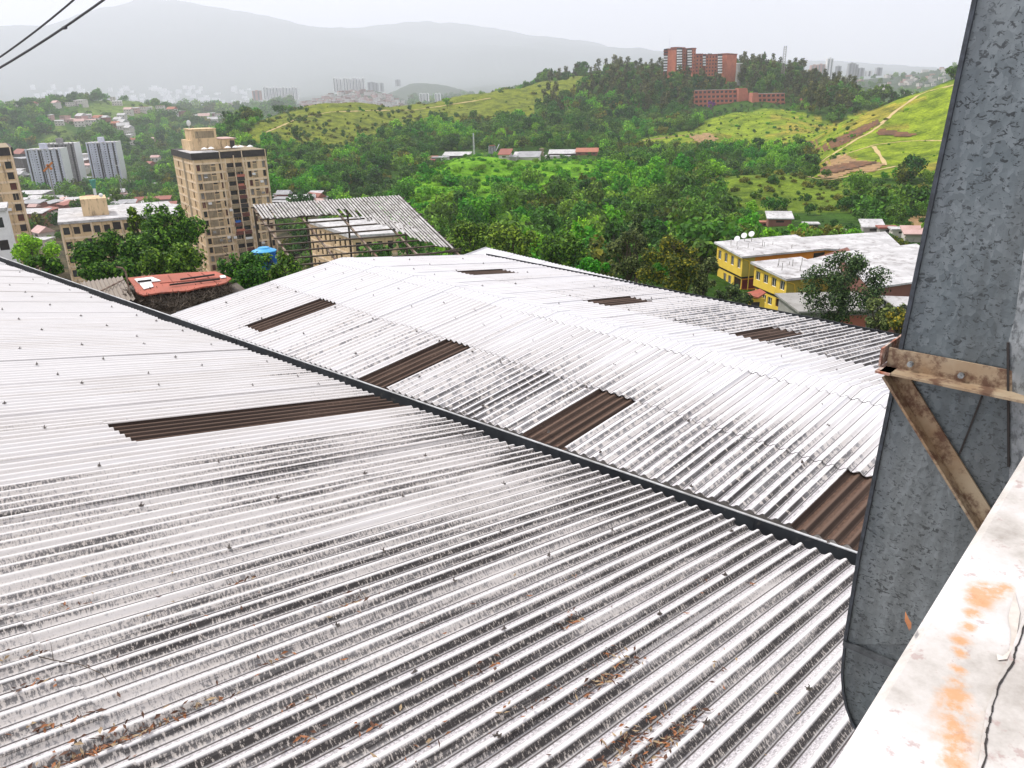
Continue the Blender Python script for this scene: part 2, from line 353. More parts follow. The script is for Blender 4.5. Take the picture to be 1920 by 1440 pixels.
# right hills
cp((1160, 276, 500), (1230, 262, 530), (1300, 248, 560), (1345, 222, 600), (1380, 209, 630), (1450, 207, 650), (1530, 206, 660), (1590, 204, 660), (1450, 240, 560), (1520, 255, 500), (1400, 262, 530), (1500, 282, 440), (1300, 280, 470), (1400, 290, 440))
cp((1400, 216, 690), (1500, 214, 700), (1350, 224, 690))
cp((1575, 232, 470), (1640, 208, 460), (1700, 186, 450), (1760, 166, 445), (1800, 152, 440), (1900, 120, 430), (2050, 90, 430), (2400, 80, 430), (1700, 240, 400), (1780, 220, 400), (1640, 262, 380), (1580, 285, 370), (1700, 285, 345), (1780, 285, 330), (1560, 300, 345), (1540, 322, 315), (1620, 318, 310), (1700, 325, 300), (1780, 330, 290), (2100, 300, 300), (2300, 300, 300))
cp((1700, 240, 600), (1850, 200, 620), (2100, 200, 620), (1560, 262, 520))
cp((1310, 338, 262), (1380, 327, 272), (1460, 324, 280), (1530, 334, 285), (1600, 342, 270), (1700, 352, 260), (1780, 352, 255), (1360, 352, 300), (1440, 342, 320), (1500, 338, 340))
cp((1380, 370, 225), (1480, 375, 225), (1600, 375, 225), (1700, 385, 220), (1780, 390, 215), (1380, 410, 190), (1500, 410, 185), (1620, 418, 180), (1740, 420, 180), (1420, 440, 150), (1560, 450, 140), (1650, 452, 140), (1740, 470, 130), (1900, 480, 130), (2200, 520, 130))
cp((1360, 560, 90), (1500, 590, 85), (1650, 600, 80), (1800, 600, 80), (2200, 680, 70))
# far right town
cp((1520, 160, 2300), (1600, 150, 2600), (1700, 148, 2400), (1760, 132, 2600), (1850, 128, 2600), (2100, 120, 2600), (1640, 182, 1700), (1560, 190, 1500), (1720, 172, 1800), (1800, 165, 1800), (1620, 165, 3400), (1800, 150, 3400), (1550, 200, 1300), (1900, 150, 4500), (1300, 185, 2300), (1100, 190, 2300), (950, 190, 2300), (1200, 165, 6000), (900, 165, 6000), (600, 180, 6000), (1500, 150, 6000))
CP = np.array(CP, float)
def uvof(X, Y): d = np.hypot(X, Y); return np.degrees(np.arctan2(X, Y))/9.0, np.log(d)*2.0
pts = np.array([at(*c) for c in CP]); du, dv = uvof(pts[:, 0], pts[:, 1]); te = pts[:, 2]/np.hypot(pts[:, 0], pts[:, 1])
def tps(r2): return np.where(r2 > 1e-12, .5*r2*np.log(np.maximum(r2, 1e-12)), 0.)
n = len(du); K = tps((du[:, None]-du[None])**2 + (dv[:, None]-dv[None])**2) + np.eye(n)*2e-3
P1 = np.c_[np.ones(n), du, dv]; A_ = np.zeros((n+3, n+3)); A_[:n, :n] = K; A_[:n, n:] = P1; A_[n:, :n] = P1.T
sol = np.linalg.solve(A_, np.r_[te, 0, 0, 0])
AZ = np.concatenate([np.linspace(-70, -38, 22)[:-1], np.linspace(-38, 38, 640), np.linspace(38, 70, 22)[1:]])
LD = np.linspace(math.log(26), math.log(13500), 330)
def hash_noise(x, y, s):
    """cheap smooth value noise"""
    x = x/s; y = y/s; xi = np.floor(x); yi = np.floor(y); xf = x-xi; yf = y-yi
    h = lambda a, b: np.modf(np.abs(np.sin(a*127.1+b*311.7)*43758.5453))[0]
    sx = xf*xf*(3-2*xf); sy = yf*yf*(3-2*yf)
    return (h(xi, yi)*(1-sx)+h(xi+1, yi)*sx)*(1-sy)+(h(xi, yi+1)*(1-sx)+h(xi+1, yi+1)*sx)*sy - .5
gaz, gld = np.meshgrid(AZ, LD, indexing='ij')
gu, gv = gaz.ravel()/9.0, gld.ravel()*2.0
gz = np.empty(gu.size)
for i in range(0, gu.size, 20000):
    s = slice(i, i+20000)
    gz[s] = tps((gu[s, None]-du[None])**2+(gv[s, None]-dv[None])**2) @ sol[:n] + sol[n] + sol[n+1]*gu[s] + sol[n+2]*gv[s]
gz = np.clip(gz.reshape(gaz.shape), -1.2, .12)
gd = np.exp(gld); GX = np.sin(np.radians(gaz))*gd; GY = np.cos(np.radians(gaz))*gd
GZ = gz*gd
amp = np.clip(gd/100, .3, 9)
GZ += amp*(.9*hash_noise(GX, GY, 37.) + .45*hash_noise(GX+50, GY, 15.)) * np.clip((gd-90)/200, 0, 1)
far = np.clip((gd-5500)/4000, 0, 1)
GZ += far*(160*hash_noise(GX, GY, 1300.) + 70*hash_noise(GX, GY, 480.) + 30*hash_noise(GX, GY, 170.))*np.clip((GZ+100)/500, 0, 1)
def ground(X, Y):
    X = np.asarray(X, float); Y = np.asarray(Y, float); az = np.degrees(np.arctan2(X, Y)); ld = np.log(np.maximum(np.hypot(X, Y), 27))
    fi = np.interp(az, AZ, np.arange(len(AZ))); fj = np.clip((ld-LD[0])/(LD[1]-LD[0]), 0, len(LD)-1.001)
    i = np.minimum(fi.astype(int), len(AZ)-2); j = fj.astype(int); a = fi-i; b = fj-j
    return (GZ[i, j]*(1-a)*(1-b)+GZ[i+1, j]*a*(1-b)+GZ[i, j+1]*(1-a)*b+GZ[i+1, j+1]*a*b)
GEL = GZ/gd
RUN = np.maximum.accumulate(GEL, axis=1)
def on_ground(x, y, dmin=40., dmax=13000., near=True):
    """first terrain point behind a pixel"""
    v = ray(x, y); az = math.degrees(math.atan2(v[0], v[1])); el = v[2]/math.hypot(v[0], v[1])
    i = int(np.clip(np.interp(az, AZ, np.arange(len(AZ))), 0, len(AZ)-1)); col = GEL[i]; d = np.exp(LD)
    ok = np.where((d >= dmin) & (d <= dmax) & (col >= el))[0]
    dd = d[ok[0]] if len(ok) else dmax
    if len(ok) and ok[0] > 0:
        j = ok[0]; a = (el-col[j-1])/(col[j]-col[j-1]+1e-12); dd = d[j-1]+(d[j]-d[j-1])*np.clip(a, 0, 1)
    return v*(dd/math.hypot(v[0], v[1]))
def inpoly(x, y, poly):
    x = np.asarray(x, float); y = np.asarray(y, float); c = np.zeros(x.shape, bool); k = len(poly)
    for i in range(k):
        x1, y1 = poly[i]; x2, y2 = poly[(i+1) % k]
        if y1 == y2: continue
        c ^= ((y1 > y) != (y2 > y)) & (x < (x2-x1)*(y-y1)/(y2-y1)+x1)
    return c
# land cover, drawn as zones of the ground
Z_HUMP = [(680, 412), (740, 366), (800, 325), (860, 298), (900, 288), (1120, 296), (1170, 312), (1150, 338), (1080, 352), (1020, 372), (970, 388), (930, 412), (860, 420), (780, 412)]
Z_DRY = [(440, 262), (500, 220), (600, 190), (1240, 120), (1010, 200), (1000, 232), (900, 228), (820, 232), (760, 240), (690, 258), (640, 300), (560, 300), (520, 278)]
Z_RIGHT = [(1155, 284), (1200, 262), (1300, 246), (1345, 214), (1375, 203), (1480, 204), (1560, 232), (1620, 205), (1800, 148), (1990, 60), (1990, 330), (1760, 345), (1600, 335), (1525, 338), (1530, 300), (1540, 280), (1300, 282)]
Z_LOW = [(1305, 342), (1380, 326), (1460, 322), (1530, 336), (1600, 340), (1605, 400), (1530, 402), (1440, 400), (1370, 385)]
Z_LOW2 = [(1610, 345), (1760, 350), (1745, 395), (1615, 400)]
Z_LEFTG = [(60, 285), (110, 232), (160, 262), (150, 285)]
Z_LEFTG2 = [(130, 210), (190, 188), (290, 188), (295, 215), (200, 225)]
Z_TOWN = [(-500, 420), (60, 372), (330, 370), (330, 395), (620, 380), (620, 520), (520, 700), (-500, 700)]
def cover(X, Y, Z):
    x, y = proj(np.stack([X, Y, Z], -1)); d = np.hypot(X, Y)
    x = x + 6*hash_noise(X, Y, 23.); y = y + 5*hash_noise(X+9, Y+70, 19.)
    g = np.zeros(x.shape); kind = np.zeros(x.shape, int)
    kind[inpoly(x, y, Z_HUMP) & (d > 200) & (d < 350)] = 1
    kind[inpoly(x, y, Z_DRY) & (d > 480) & (d < 900)] = 2
    kind[inpoly(x, y, Z_RIGHT) & (d > 280) & (d < 700)] = 3
    kind[(inpoly(x, y, Z_LOW) | inpoly(x, y, Z_LOW2)) & (d > 170) & (d < 330)] = 4
    kind[(inpoly(x, y, Z_LEFTG) | inpoly(x, y, Z_LEFTG2)) & (d > 900) & (d < 1800)] = 5
    kind[inpoly(x, y, Z_TOWN) & (d > 100) & (d < 650)] = 6
    kind[(d > 1900)] = 7
    return kind
kind = cover(GX, GY, GZ)
COLS = {0: (.04, .10, .012), 1: (.13, .31, .015), 2: (.15, .19, .02), 3: (.19, .27, .02), 4: (.12, .19, .018), 5: (.11, .18, .035), 6: (.10, .09, .06), 7: (.05, .075, .05)}
# soften land cover edges
cc = np.zeros(kind.shape+(3,))
for k, c in COLS.items(): cc[kind == k] = c
ny = hash_noise(GX, GY, 11.)+hash_noise(GX, GY, 31.)
cc[kind == 3] = np.where((ny[kind == 3] > .28)[:, None], np.array((.28, .26, .04)), cc[kind == 3])
nv = GX.size; ia, ja = len(AZ), len(LD)
idx = np.arange(nv).reshape(ia, ja)
faces = np.stack([idx[:-1, :-1], idx[1:, :-1], idx[1:, 1:], idx[:-1, 1:]], -1).reshape(-1, 4)
def np_mesh(name, V, Fq, mat, smooth=True):
    me = bpy.data.meshes.new(name); me.vertices.add(len(V)); me.vertices.foreach_set('co', np.asarray(V, np.float32).ravel())
    k = Fq.shape[1]
    me.loops.add(Fq.size); me.loops.foreach_set('vertex_index', Fq.astype(np.int32).ravel())
    me.polygons.add(len(Fq)); me.polygons.foreach_set('loop_start', np.arange(0, Fq.size, k, dtype=np.int32))
    me.polygons.foreach_set('loop_total', np.full(len(Fq), k, np.int32))
    me.polygons.foreach_set('use_smooth', np.full(len(Fq), smooth) if isinstance(smooth, bool) else smooth); me.materials.append(mat); me.update(calc_edges=True); me.validate()
    return me
m, t, b = new_mat('hillside_ground')
atc = N(t, 'ShaderNodeAttribute', attribute_name='cover').outputs['Color']
obc = N(t, 'ShaderNodeTexCoord').outputs['Object']
n1 = noise(t, obc, .12, 8, .7); n2 = noise(t, obc, .9, 5, .7)
k1 = ramp(t, n1, [(.38, (.45, .5, .5)), (.6, (1.35, 1.25, 1.1))])
c_ = mixc(t, 1., atc, k1, 'MULTIPLY')
k2 = ramp(t, n2, [(.35, (.55, .6, .6)), (.62, (1.25, 1.2, 1.1))]); c_ = mixc(t, 1., c_, k2, 'MULTIPLY')
t.links.new(c_, b.inputs['Base Color']); b.inputs['Roughness'].default_value = 1; b.inputs['Specular IOR Level'].default_value = .1
bump(t, b, math_(t, 'ADD', n1, n2), .8, .6)
me = np_mesh('hills', np.stack([GX, GY, GZ], -1).reshape(-1, 3), faces[:, ::-1], m)
ca = me.color_attributes.new('cover', 'FLOAT_COLOR', 'POINT')
ca.data.foreach_set('color', np.concatenate([cc.reshape(-1, 3), np.ones((nv, 1))], 1).astype(np.float32).ravel())
hills = bpy.data.objects.new('hills', me); C.objects.link(hills); tag(hills, kind='structure')

# ------------------------------------------------------------------ near warehouses with corrugated roofs
def sstep(x, a, b): q = np.clip((np.asarray(x, float)-a)/(b-a), 0, 1); return q*q*(3-2*q)
class Sheets:
    """corrugated sheets laid side by side: real waves, real thickness, small lift where one overlaps the next"""
    def __init__(s): s.V = []; s.F = []; s.UV = []; s.D = []; s.n = 0; s.S = []
    def add(s, O, eu, ev, en, u0, u1, v0, npit, dirt, ns=10, nu=4, lift=0., amp=.0255, th=.007, tilt=0., width=None, shape=1.45, dv=0.):
        """u0/u1 may be functions of v"""
        W = npit*PITCHC if width is None else width; m = int(round(W/PITCHC*ns))
        vs = v0 + np.linspace(0, W, m+1)
        U0 = np.array([u0(v) for v in vs]) if callable(u0) else np.full(m+1, u0)
        U1 = np.array([u1(v) for v in vs]) if callable(u1) else np.full(m+1, u1)
        for top in (1, 0):
            k = np.linspace(0, 1, nu+1)[:, None]; uu = U0[None]*(1-k)+U1[None]*k; vv = np.broadcast_to(vs[None], uu.shape)
            h = amp*(2*((1+np.cos(2*math.pi*vv/PITCHC))/2)**shape-1) + lift - (0 if top else th) + tilt*(uu-U0[None])
            h = h + .007*hash_noise(uu+7, vv, 1.3)
            P = O + uu[..., None]*eu + (vv+dv)[..., None]*ev + h[..., None]*en
            s.V.append(P.reshape(-1, 3)); s.UV.append(np.stack([uu, vv], -1).reshape(-1, 2)); s.D.append(dirt(uu, vv).ravel())
            ii = s.n + np.arange((nu+1)*(m+1)).reshape(nu+1, m+1)
            q = np.stack([ii[:-1, :-1], ii[:-1, 1:], ii[1:, 1:], ii[1:, :-1]], -1).reshape(-1, 4)
            s.F.append(q if top else q[:, ::-1]); s.S.append(np.ones(len(q), bool))
            if top: it = ii
            else: ib = ii
            s.n += (nu+1)*(m+1)
        n0 = it[0, 0]; VV = np.concatenate(s.V[-2:]); UU = np.concatenate(s.UV[-2:]); DD = np.concatenate(s.D[-2:])
        for a, b in ((it[-1], ib[-1]), (ib[0], it[0]), (it[:, 0], ib[:, 0]), (ib[:, -1], it[:, -1])):
            # the cut edges have vertices of their own, so that the wave keeps its own shading to the very end
            ab = np.concatenate([a, b])-n0; s.V.append(VV[ab]); s.UV.append(UU[ab]); s.D.append(DD[ab])
            k = len(a); A = s.n+np.arange(k); B = A+k; s.n += 2*k
            s.F.append(np.stack([A[:-1], A[1:], B[1:], B[:-1]], -1)); s.S.append(np.zeros(k-1, bool))
    def build(s, name, mat, parent):
        V = np.concatenate(s.V); F = np.concatenate(s.F); UV = np.concatenate(s.UV); D = np.concatenate(s.D)
        me = np_mesh(name, V - np.array(parent.location), F, mat, np.concatenate(s.S))
        vi = np.empty(len(me.loops), np.int32); me.loops.foreach_get('vertex_index', vi)
        ul = me.uv_layers.new(name='UVMap'); ul.data.foreach_set('uv', UV[vi].astype(np.float32).ravel())
        a = me.attributes.new('dirt', 'FLOAT', 'POINT'); a.data.foreach_set('value', D.astype(np.float32))
        o = bpy.data.objects.new(name, me); C.objects.link(o); o.parent = parent; return o
HA = 3.33
g_ = unit(ray(-741, 225)); a_ = unit(ray(2200, 574)); nA = unit(np.cross(a_, g_)); nA *= np.sign(nA[2])
PA = -nA*HA
def hA(x, y): return hit(x, y, PA, nA)
E1 = hA(1608, 1060); E0 = hA(0, 492)
ge = unit(E1-E0)                                  # along the eave towards the right of the view
MI = np.linalg.inv(np.stack([a_, ge, nA], 1))
def uvA(P): return (MI @ (np.array(P)-E0))
LA = np.linalg.norm(E1-E0)
vN = LA + 5.0; vL = -9.0
uJ = uvA(hA(110, 1262))[0]; uTop = uvA(hA(0, 1440))[0]-4
nearw = empty('warehouse', E0*0 + np.array([E0[0], E0[1], 0])*0, 'warehouse whose weathered white corrugated roof slopes to a black gutter, nearest the parapet', 'warehouse')
s1 = uvA(hA(188, 792)); s2 = uvA(hA(255, 833))
VS0 = round(s1[1]/PITCHC)*PITCHC; NSP = 6; US = (s1[0]+s2[0])/2
print('A: length', LA, 'uJ', uJ, 'uTop', uTop, 'strip', s1, s2, 'end', uvA(hA(760, 762)))
rs = np.random.default_rng(3)
def dirtA(off):
    def f(u, v):
        d = -.46 + .52*sstep(v, LA*.52, LA*.98) + .22*sstep(u, -1.5, -.1)*sstep(v, LA*.35, LA*.7) + .16*sstep(v, LA*.88, LA*1.1)
        return d + off + .10*hash_noise(u, v, 1.7)
    return f
up = Sheets(); lo = Sheets()
j = 0; v = VS0 - 5*PITCHC*int((VS0-vL)/(5*PITCHC))
while v < vN:
    wdt = 5
    if abs(v-VS0) < .01: wdt = NSP
    off = rs.normal(0, .055); lf = (j % 2)*.009 + rs.uniform(0, .006)
    e = rs.uniform(-.05, .04)
    st = abs(v-VS0) < .01
    lo.add(E0, a_, ge, nA, uJ-.15, (US if st else e), v-.02, wdt, dirtA(off), ns=14, nu=10, lift=lf, width=wdt*PITCHC+.05, tilt=rs.uniform(-.0022, .0022), dv=rs.uniform(-.008, .008))
    up.add(E0, a_, ge, nA, uTop, uJ+rs.uniform(-.05, .05), v-.02, wdt, dirtA(off+rs.normal(0, .05)), ns=14, nu=4, lift=lf+.016, width=wdt*PITCHC+.05)
    v += wdt*PITCHC; j += 1
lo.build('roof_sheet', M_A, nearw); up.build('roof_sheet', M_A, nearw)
sp = Sheets(); sp.add(E0, a_, ge, nA, US-.2, .02, VS0+.01, NSP, lambda u, v: u*0, ns=14, nu=6, lift=-.034)
o = sp.build('translucent_sheet', M_STRIP, nearw); tag(o, 'dark brown see-through sheet let into the white roof')
# box gutter between the two roofs
nh = unit(np.cross(ge, (0, 0, 1))); nh = nh*np.sign(nh @ a_)
PL = E0 + nh*.24
L0 = hit(0, 482.5, PL, nh); L1 = hit(1612, 1040, PL, nh); gl = unit(L1-L0); L0 = L0 - gl*9; L1 = L1 + gl*5
def channel(A, B, nh, w, depth, root, lipm=True):
    z = np.array([0, 0, 1.]); g = MB()
    g.prism([A, A+nh*.012, A+nh*.012-z*depth, A-z*depth], B-A)                       # far side
    g.prism([A-nh*w-z*depth, A-z*depth-nh*.001, A-z*(depth+.012)-nh*.001, A-nh*w-z*(depth+.012)], B-A)
    g.prism([A-nh*(w+.012)-z*depth*.5, A-nh*(w+.001)-z*depth*.5, A-nh*(w+.001)-z*(depth+.012), A-nh*(w+.012)-z*(depth+.012)], B-A)
    go = part(g, 'gutter', M_GUT, root); tag(go, 'black painted box gutter')
    g = MB()
    if lipm:
        g.prism([A-nh*.004+z*.001, A+nh*.03+z*.001, A+nh*.03+z*.013, A-nh*.004+z*.013], B-A); sub(g, 'lip', M_LIP, go)
        n = int(np.linalg.norm(B-A)/3.05)
        for i in range(1, n):
            p = A + (B-A)*(i/n); t = unit(B-A); g = MB(); g.box(p-nh*.006-z*depth, t*.05, nh*.005, z*depth*.93); sub(g, 'joint_strap', M_GUT, go)
    return go
channel(L0, L1, nh, .5, .24, nearw)
w_ = MB(); zz = np.array([0, 0, 1.])
for (A_0, B_0) in ((E0+ge*vL-nh*.45-zz*.45, E0+ge*vN-nh*.45-zz*.45),):
    w_.box(A_0-zz*9, B_0-A_0, -nh*.25, zz*9)
part(w_, 'wall', M_WALLW, nearw)
# hook bolts
hk = MB(); hk.tube([(0, 0, -.01), (0, 0, .045), (.012, 0, .05)], .006, 6); hk.cbox((0, 0, .0), .042, .042, .006); hk.cbox((0, 0, .012), .02, .02, .012, .4)
hk.prism([(-.035, -.02, .004), (0, -.005, .006), (-.03, .025, .02)], (0, 0, .004)); hk.prism([(.035, .02, .004), (0, .005, .006), (.04, -.01, .026)], (0, 0, .004))
hko = hk.build('hook_bolt', M_HOOK, nearw); hme = hko.data; first = True
def put_hooks(root, O, eu, ev, en, rows, v0, v1, step, cap, jit=.06, ok=lambda p: True, sc=1.):
    global first; k = 0
    rot = Matrix((eu, ev, en)).transposed()
    for ri, u in enumerate(rows):
        v = v0 + (ri % 3)*PITCHC
        while v < v1:
            vv = round(v/PITCHC)*PITCHC; P = O + eu*(u+rs.uniform(-jit, jit)) + ev*vv + en*.03; x, y = proj(P)
            if -20 < x < 1640 and -20 < y < 1450 and ok((x, y)) and P @ cF > 0 and k < cap:
                if first: o = hko; first = False
                else: o = hko.copy(); C.objects.link(o)
                o.parent = root; o.matrix_basis = Matrix.Translation(P-np.array(root.location)) @ (rot @ Matrix.Rotation(rs.uniform(0, 6), 3, 'Z')).to_4x4() @ Matrix.Scale(sc, 4)
                k += 1
            v += step*PITCHC*rs.choice([.6, 1, 1.3])
put_hooks(nearw, E0, a_, ge, nA, [-.45, -1.75, -3.05, -4.35, -5.6, uJ-.1, uJ-1.3], 0, LA+1, 8, 98, jit=.16, sc=.85,
          ok=lambda q: not (150 < q[0] < 770 and 730 < q[1] < 840))
# ---- second warehouse
r_ = azv(-43.3); b_ = azv(46.2, 6.9); b2 = azv(46.6, -7.6)
PB = hit(1000, 828, PL, nh)+zz*.03
nB = unit(np.cross(b_, r_)); nB *= np.sign(nB[2])
def hB(x, y): return hit(x, y, PB, nB)
OB = hB(332, 588); ev = -r_
MBI = np.linalg.inv(np.stack([b_, ev, nB], 1)); uvB = lambda P: MBI @ (np.array(P)-OB)
uR = np.mean([uvB(hB(*q))[0] for q in ((646, 483), (886, 549), (1216, 633), (1588, 727))])
uJb = np.mean([uvB(hB(*q))[0] for q in ((620, 568), (1099, 724), (1642, 896))])
OR = OB + b_*uR; nB2 = unit(np.cross(b2, r_)); nB2 *= np.sign(nB2[2]); MB2 = np.linalg.inv(np.stack([b2, ev, nB2], 1))
hB2 = lambda x, y: hit(x, y, OR, nB2); uvB2 = lambda P: MB2 @ (np.array(P)-OR)
uE = np.mean([uvB2(hB2(*q))[0] for q in ((948, 486), (1330, 562), (1692, 633))]); uJ2 = np.mean([uvB2(hB2(*q))[0] for q in ((904, 521), (1295, 614), (1655, 693))])
print('B uR', [uvB(hB(*q)) for q in ((646, 483), (886, 549), (1216, 633), (1588, 727))], uR, 'joint', uJb, 'far eave', [uvB2(hB2(*q)) for q in ((948, 486), (1330, 562), (1692, 633))], uE, uJ2)
farw = empty('warehouse', (0, 0, 0), 'gabled warehouse with streaked white corrugated roof and seven dark sheets, beyond the black gutter', 'warehouse')
VB1 = uvB(hB(1640, 990))[1] + 3
def u_start(v):
    P0 = OB + ev*v; dn = b_ @ nh; return max(-.4, ((L0-P0) @ nh + .05)/dn)
strips = [(uvB(hB(597, 561)), uvB(hB(458, 611))), (uvB(hB(826, 638)), uvB(hB(690, 703))), (uvB(hB(1115, 728)), uvB(hB(968, 810))), (uvB(hB(1585, 879)), uvB(hB(1480, 990)))]
print('strips', strips)
svs = [round(s[0][1]/PITCHC) for s in strips]
def dirtB(off, tier):
    def f(u, v):
        q = sstep(v, 3, 16)
        if tier == 0: d = -.14 + .36*q + .10*hash_noise(u*2, v, 2.3)
        else: d = -.32 + .52*q*sstep(uJb+1.4-u, 0, 1.4)
        return d+off
    return f
lo = Sheets(); up = Sheets(); sk = Sheets(); kcol = 0; k = 0
KMAX = int(VB1/PITCHC)
while k < KMAX:
    isst = None
    nxt = 5
    for s_, kv in enumerate(svs):
        if k <= kv < k+5 and kv != k: nxt = kv-k
        if kv == k: nxt = 5; isst = s_
    v = k*PITCHC; off = rs.normal(0, .05); lf = (kcol % 2)*.008 + rs.uniform(0, .005); W = nxt*PITCHC+.04
    if isst is None: lo.add(OB, b_, ev, nB, u_start, uJb+.15, v-.02, nxt, dirtB(off, 0), ns=8, nu=6, lift=lf, width=W)
    else:
        ul = strips[isst][1][0]
        if ul > u_start(v)+.3: lo.add(OB, b_, ev, nB, u_start, ul, v-.02, nxt, dirtB(off, 0), ns=8, nu=4, lift=lf, width=W)
        sk = Sheets(); sk.add(OB, b_, ev, nB, (lambda vv, ul=ul: max(ul-.2, u_start(vv))), uJb+.1, v, nxt, lambda u, v: u*0, ns=8, nu=4, lift=-.03); tag(sk.build('translucent_sheet', M_STRIP, farw), 'dark brown sheet let into the near slope')
    up.add(OB, b_, ev, nB, uJb+rs.uniform(-.02, .02), uR-.05, v-.02, nxt, dirtB(off*.5, 1), ns=8, nu=4, lift=lf+.016, width=W)
    k += nxt; kcol += 1
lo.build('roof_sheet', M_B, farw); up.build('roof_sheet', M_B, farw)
# far slope
lo = Sheets(); up = Sheets(); sk = Sheets()
fs = [((862, 509), (968, 511)), ((1092, 564), (1198, 560)), ((1360, 625), (1470, 618))]
fsv = [(round(uvB2(hB2(*a))[1]/PITCHC), uvB2(hB2(*a))[0], uvB2(hB2(*b))[0]) for a, b in fs]; print('far strips', fsv)
def dirtB2(off, tier):
    def f(u, v): return off + (-.30 + .16*sstep(v, 10, 20) if tier else -.16 + .44*sstep(v, 5, 15)) + .08*hash_noise(u*2, v, 2.1)
    return f
k = 0; kcol = 0
while k < KMAX:
    nxt = 5; isst = None
    for s_, (kv, _, _) in enumerate(fsv):
        if k < kv < k+5: nxt = kv-k
        if kv == k: isst = s_
    v = k*PITCHC; off = rs.normal(0, .05); lf = (kcol % 2)*.008 + rs.uniform(0, .005); W = nxt*PITCHC+.04
    if isst is None: lo.add(OR, b2, ev, nB2, uJ2-.1, uE+rs.uniform(-.02, .02), v-.02, nxt, dirtB2(off, 0), ns=8, nu=4, lift=lf, width=W)
    else:
        a, b = min(fsv[isst][1:]), max(fsv[isst][1:]); a = max(a, uJ2+.02)
        lo.add(OR, b2, ev, nB2, b, uE, v-.02, nxt, dirtB2(off, 0), ns=8, nu=3, lift=lf, width=W)
        sk = Sheets(); sk.add(OR, b2, ev, nB2, a-.1, b+.1, v, nxt, lambda u, v: u*0, ns=8, nu=3, lift=-.02); tag(sk.build('translucent_sheet', M_STRIP, farw), 'dark brown sheet let into the far slope')
    up.add(OR, b2, ev, nB2, .05, uJ2, v-.02, nxt, dirtB2(off*.5, 1), ns=8, nu=3, lift=lf+.016, width=W)
    k += nxt; kcol += 1
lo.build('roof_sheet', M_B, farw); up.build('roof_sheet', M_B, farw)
# ridge cap: corrugated folded pieces
cp_ = Sheets(); clean = lambda off: (lambda u, v: u*0-.45+off)
k = 0
while k < KMAX:
    off = rs.normal(0, .03); lf = .026 + (k//5 % 2)*.006
    for (O_, eu, n_, a, b) in ((OR, b_, nB, -.42, .0), (OR, b2, nB2, .0, .42)):
        cp_.add(O_+zz*.006, eu, ev, n_, a, b, k*PITCHC-.02, 5, clean(off), ns=8, nu=2, lift=lf, width=5*PITCHC+.04)
    k += 5
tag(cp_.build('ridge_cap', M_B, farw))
put_hooks(farw, OB, b_, ev, nB, [uJb-1.6, uJb-.15, uJb+.9, uR-.9], .5, VB1-1, 9, 58, sc=.85)
put_hooks(farw, OR, b2, ev, nB2, [.8, uJ2+.1, (uJ2+uE)/2+.2], .5, VB1-1, 11, 40, sc=.85)
Fe0 = OR+b2*uE - ev*.1; Fe1 = Fe0 + ev*(VB1)
fh = unit(np.cross(ev, zz)); fh *= np.sign(fh @ b2)
channel(Fe0+fh*.16+zz*.02, Fe1+fh*.16+zz*.02, fh, .3, .2, farw, False)
gw = MB()
gA, gR, gF = OB+b_*.3+ev*.12-zz*.12, OR+ev*.12-zz*.12, OR+b2*(uE-.2)+ev*.12-zz*.12
gw.prism([gA, gR, gF, gF-zz*8, gA-zz*8], ev*.2); part(gw, 'wall', M_WALLW, farw)
gw = MB(); gw.box(gF-zz*8+ev*.2, ev*VB1, -fh*.2, zz*7.8); part(gw, 'wall', M_WALLW, farw)
# barge flashing along the left edge
fl = MB(); fl.prism([OB-ev*.05+nB*.03, OB-ev*.05-nB*.07, OB-ev*.03-nB*.07, OB-ev*.03+nB*.03], b_*uR); fl.prism([OR-ev*.05+nB2*.03, OR-ev*.05-nB2*.07, OR-ev*.03-nB2*.07, OR-ev*.03+nB2*.03], b2*uE)
part(fl, 'barge_board', M_LIP, farw)
# ---- third roof just beyond
DE = math.hypot(*(OR+b2*uE)[:2])
Cp = at(912, 464.5, DE*1.0+1.5); rc = unit(ray(-244, 191)); rc[2] = 0; rc = unit(rc); evc = -rc
Cq = at(912, 464.5, math.hypot(*hB2(948, 486)[:2])+3.0)
bc = unit(np.cross(rc, zz)); bc *= np.sign(bc @ np.array([.7, .7, 0])); bcd = unit(-bc*math.cos(R(9))-zz*math.sin(R(9))); bcf = unit(bc*math.cos(R(32))-zz*math.sin(R(32)))
thirdw = empty('warehouse', (0, 0, 0), 'third warehouse roof, a small white gable peeping over the far eave of the streaked roof', 'warehouse')
th_ = Sheets()
for (eu, wd) in ((bcd, 5.5), (bcf, 1.5)):
    n3 = unit(np.cross(eu, rc)); n3 *= np.sign(n3[2])
    for k in range(0, 100, 5): th_.add(Cq, eu, evc, n3, 0, wd, k*PITCHC, 5, lambda u, v: u*0-.42, ns=6, nu=2, lift=(k//5 % 2)*.008)
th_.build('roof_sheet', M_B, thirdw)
w_ = MB(); w_.prism([Cq+evc*.3-zz*.15, Cq+bcd*5.3+evc*.3-zz*.15, Cq+bcd*5.3+evc*.3-zz*8, Cq+bcf*1.3+evc*.3-zz*8, Cq+bcf*1.3+evc*.3-zz*.15], evc*17); part(w_, 'wall', M_WALLW, thirdw)
fl = MB(); n3 = unit(np.cross(bcd, rc)); n3 *= np.sign(n3[2]); fl.prism([Cq-evc*.02+n3*.04, Cq-evc*.02-n3*.12, Cq+n3*.04+evc*.02, ][:3], bcd*5.5) ; part(fl, 'barge_board', M_LIP, thirdw)

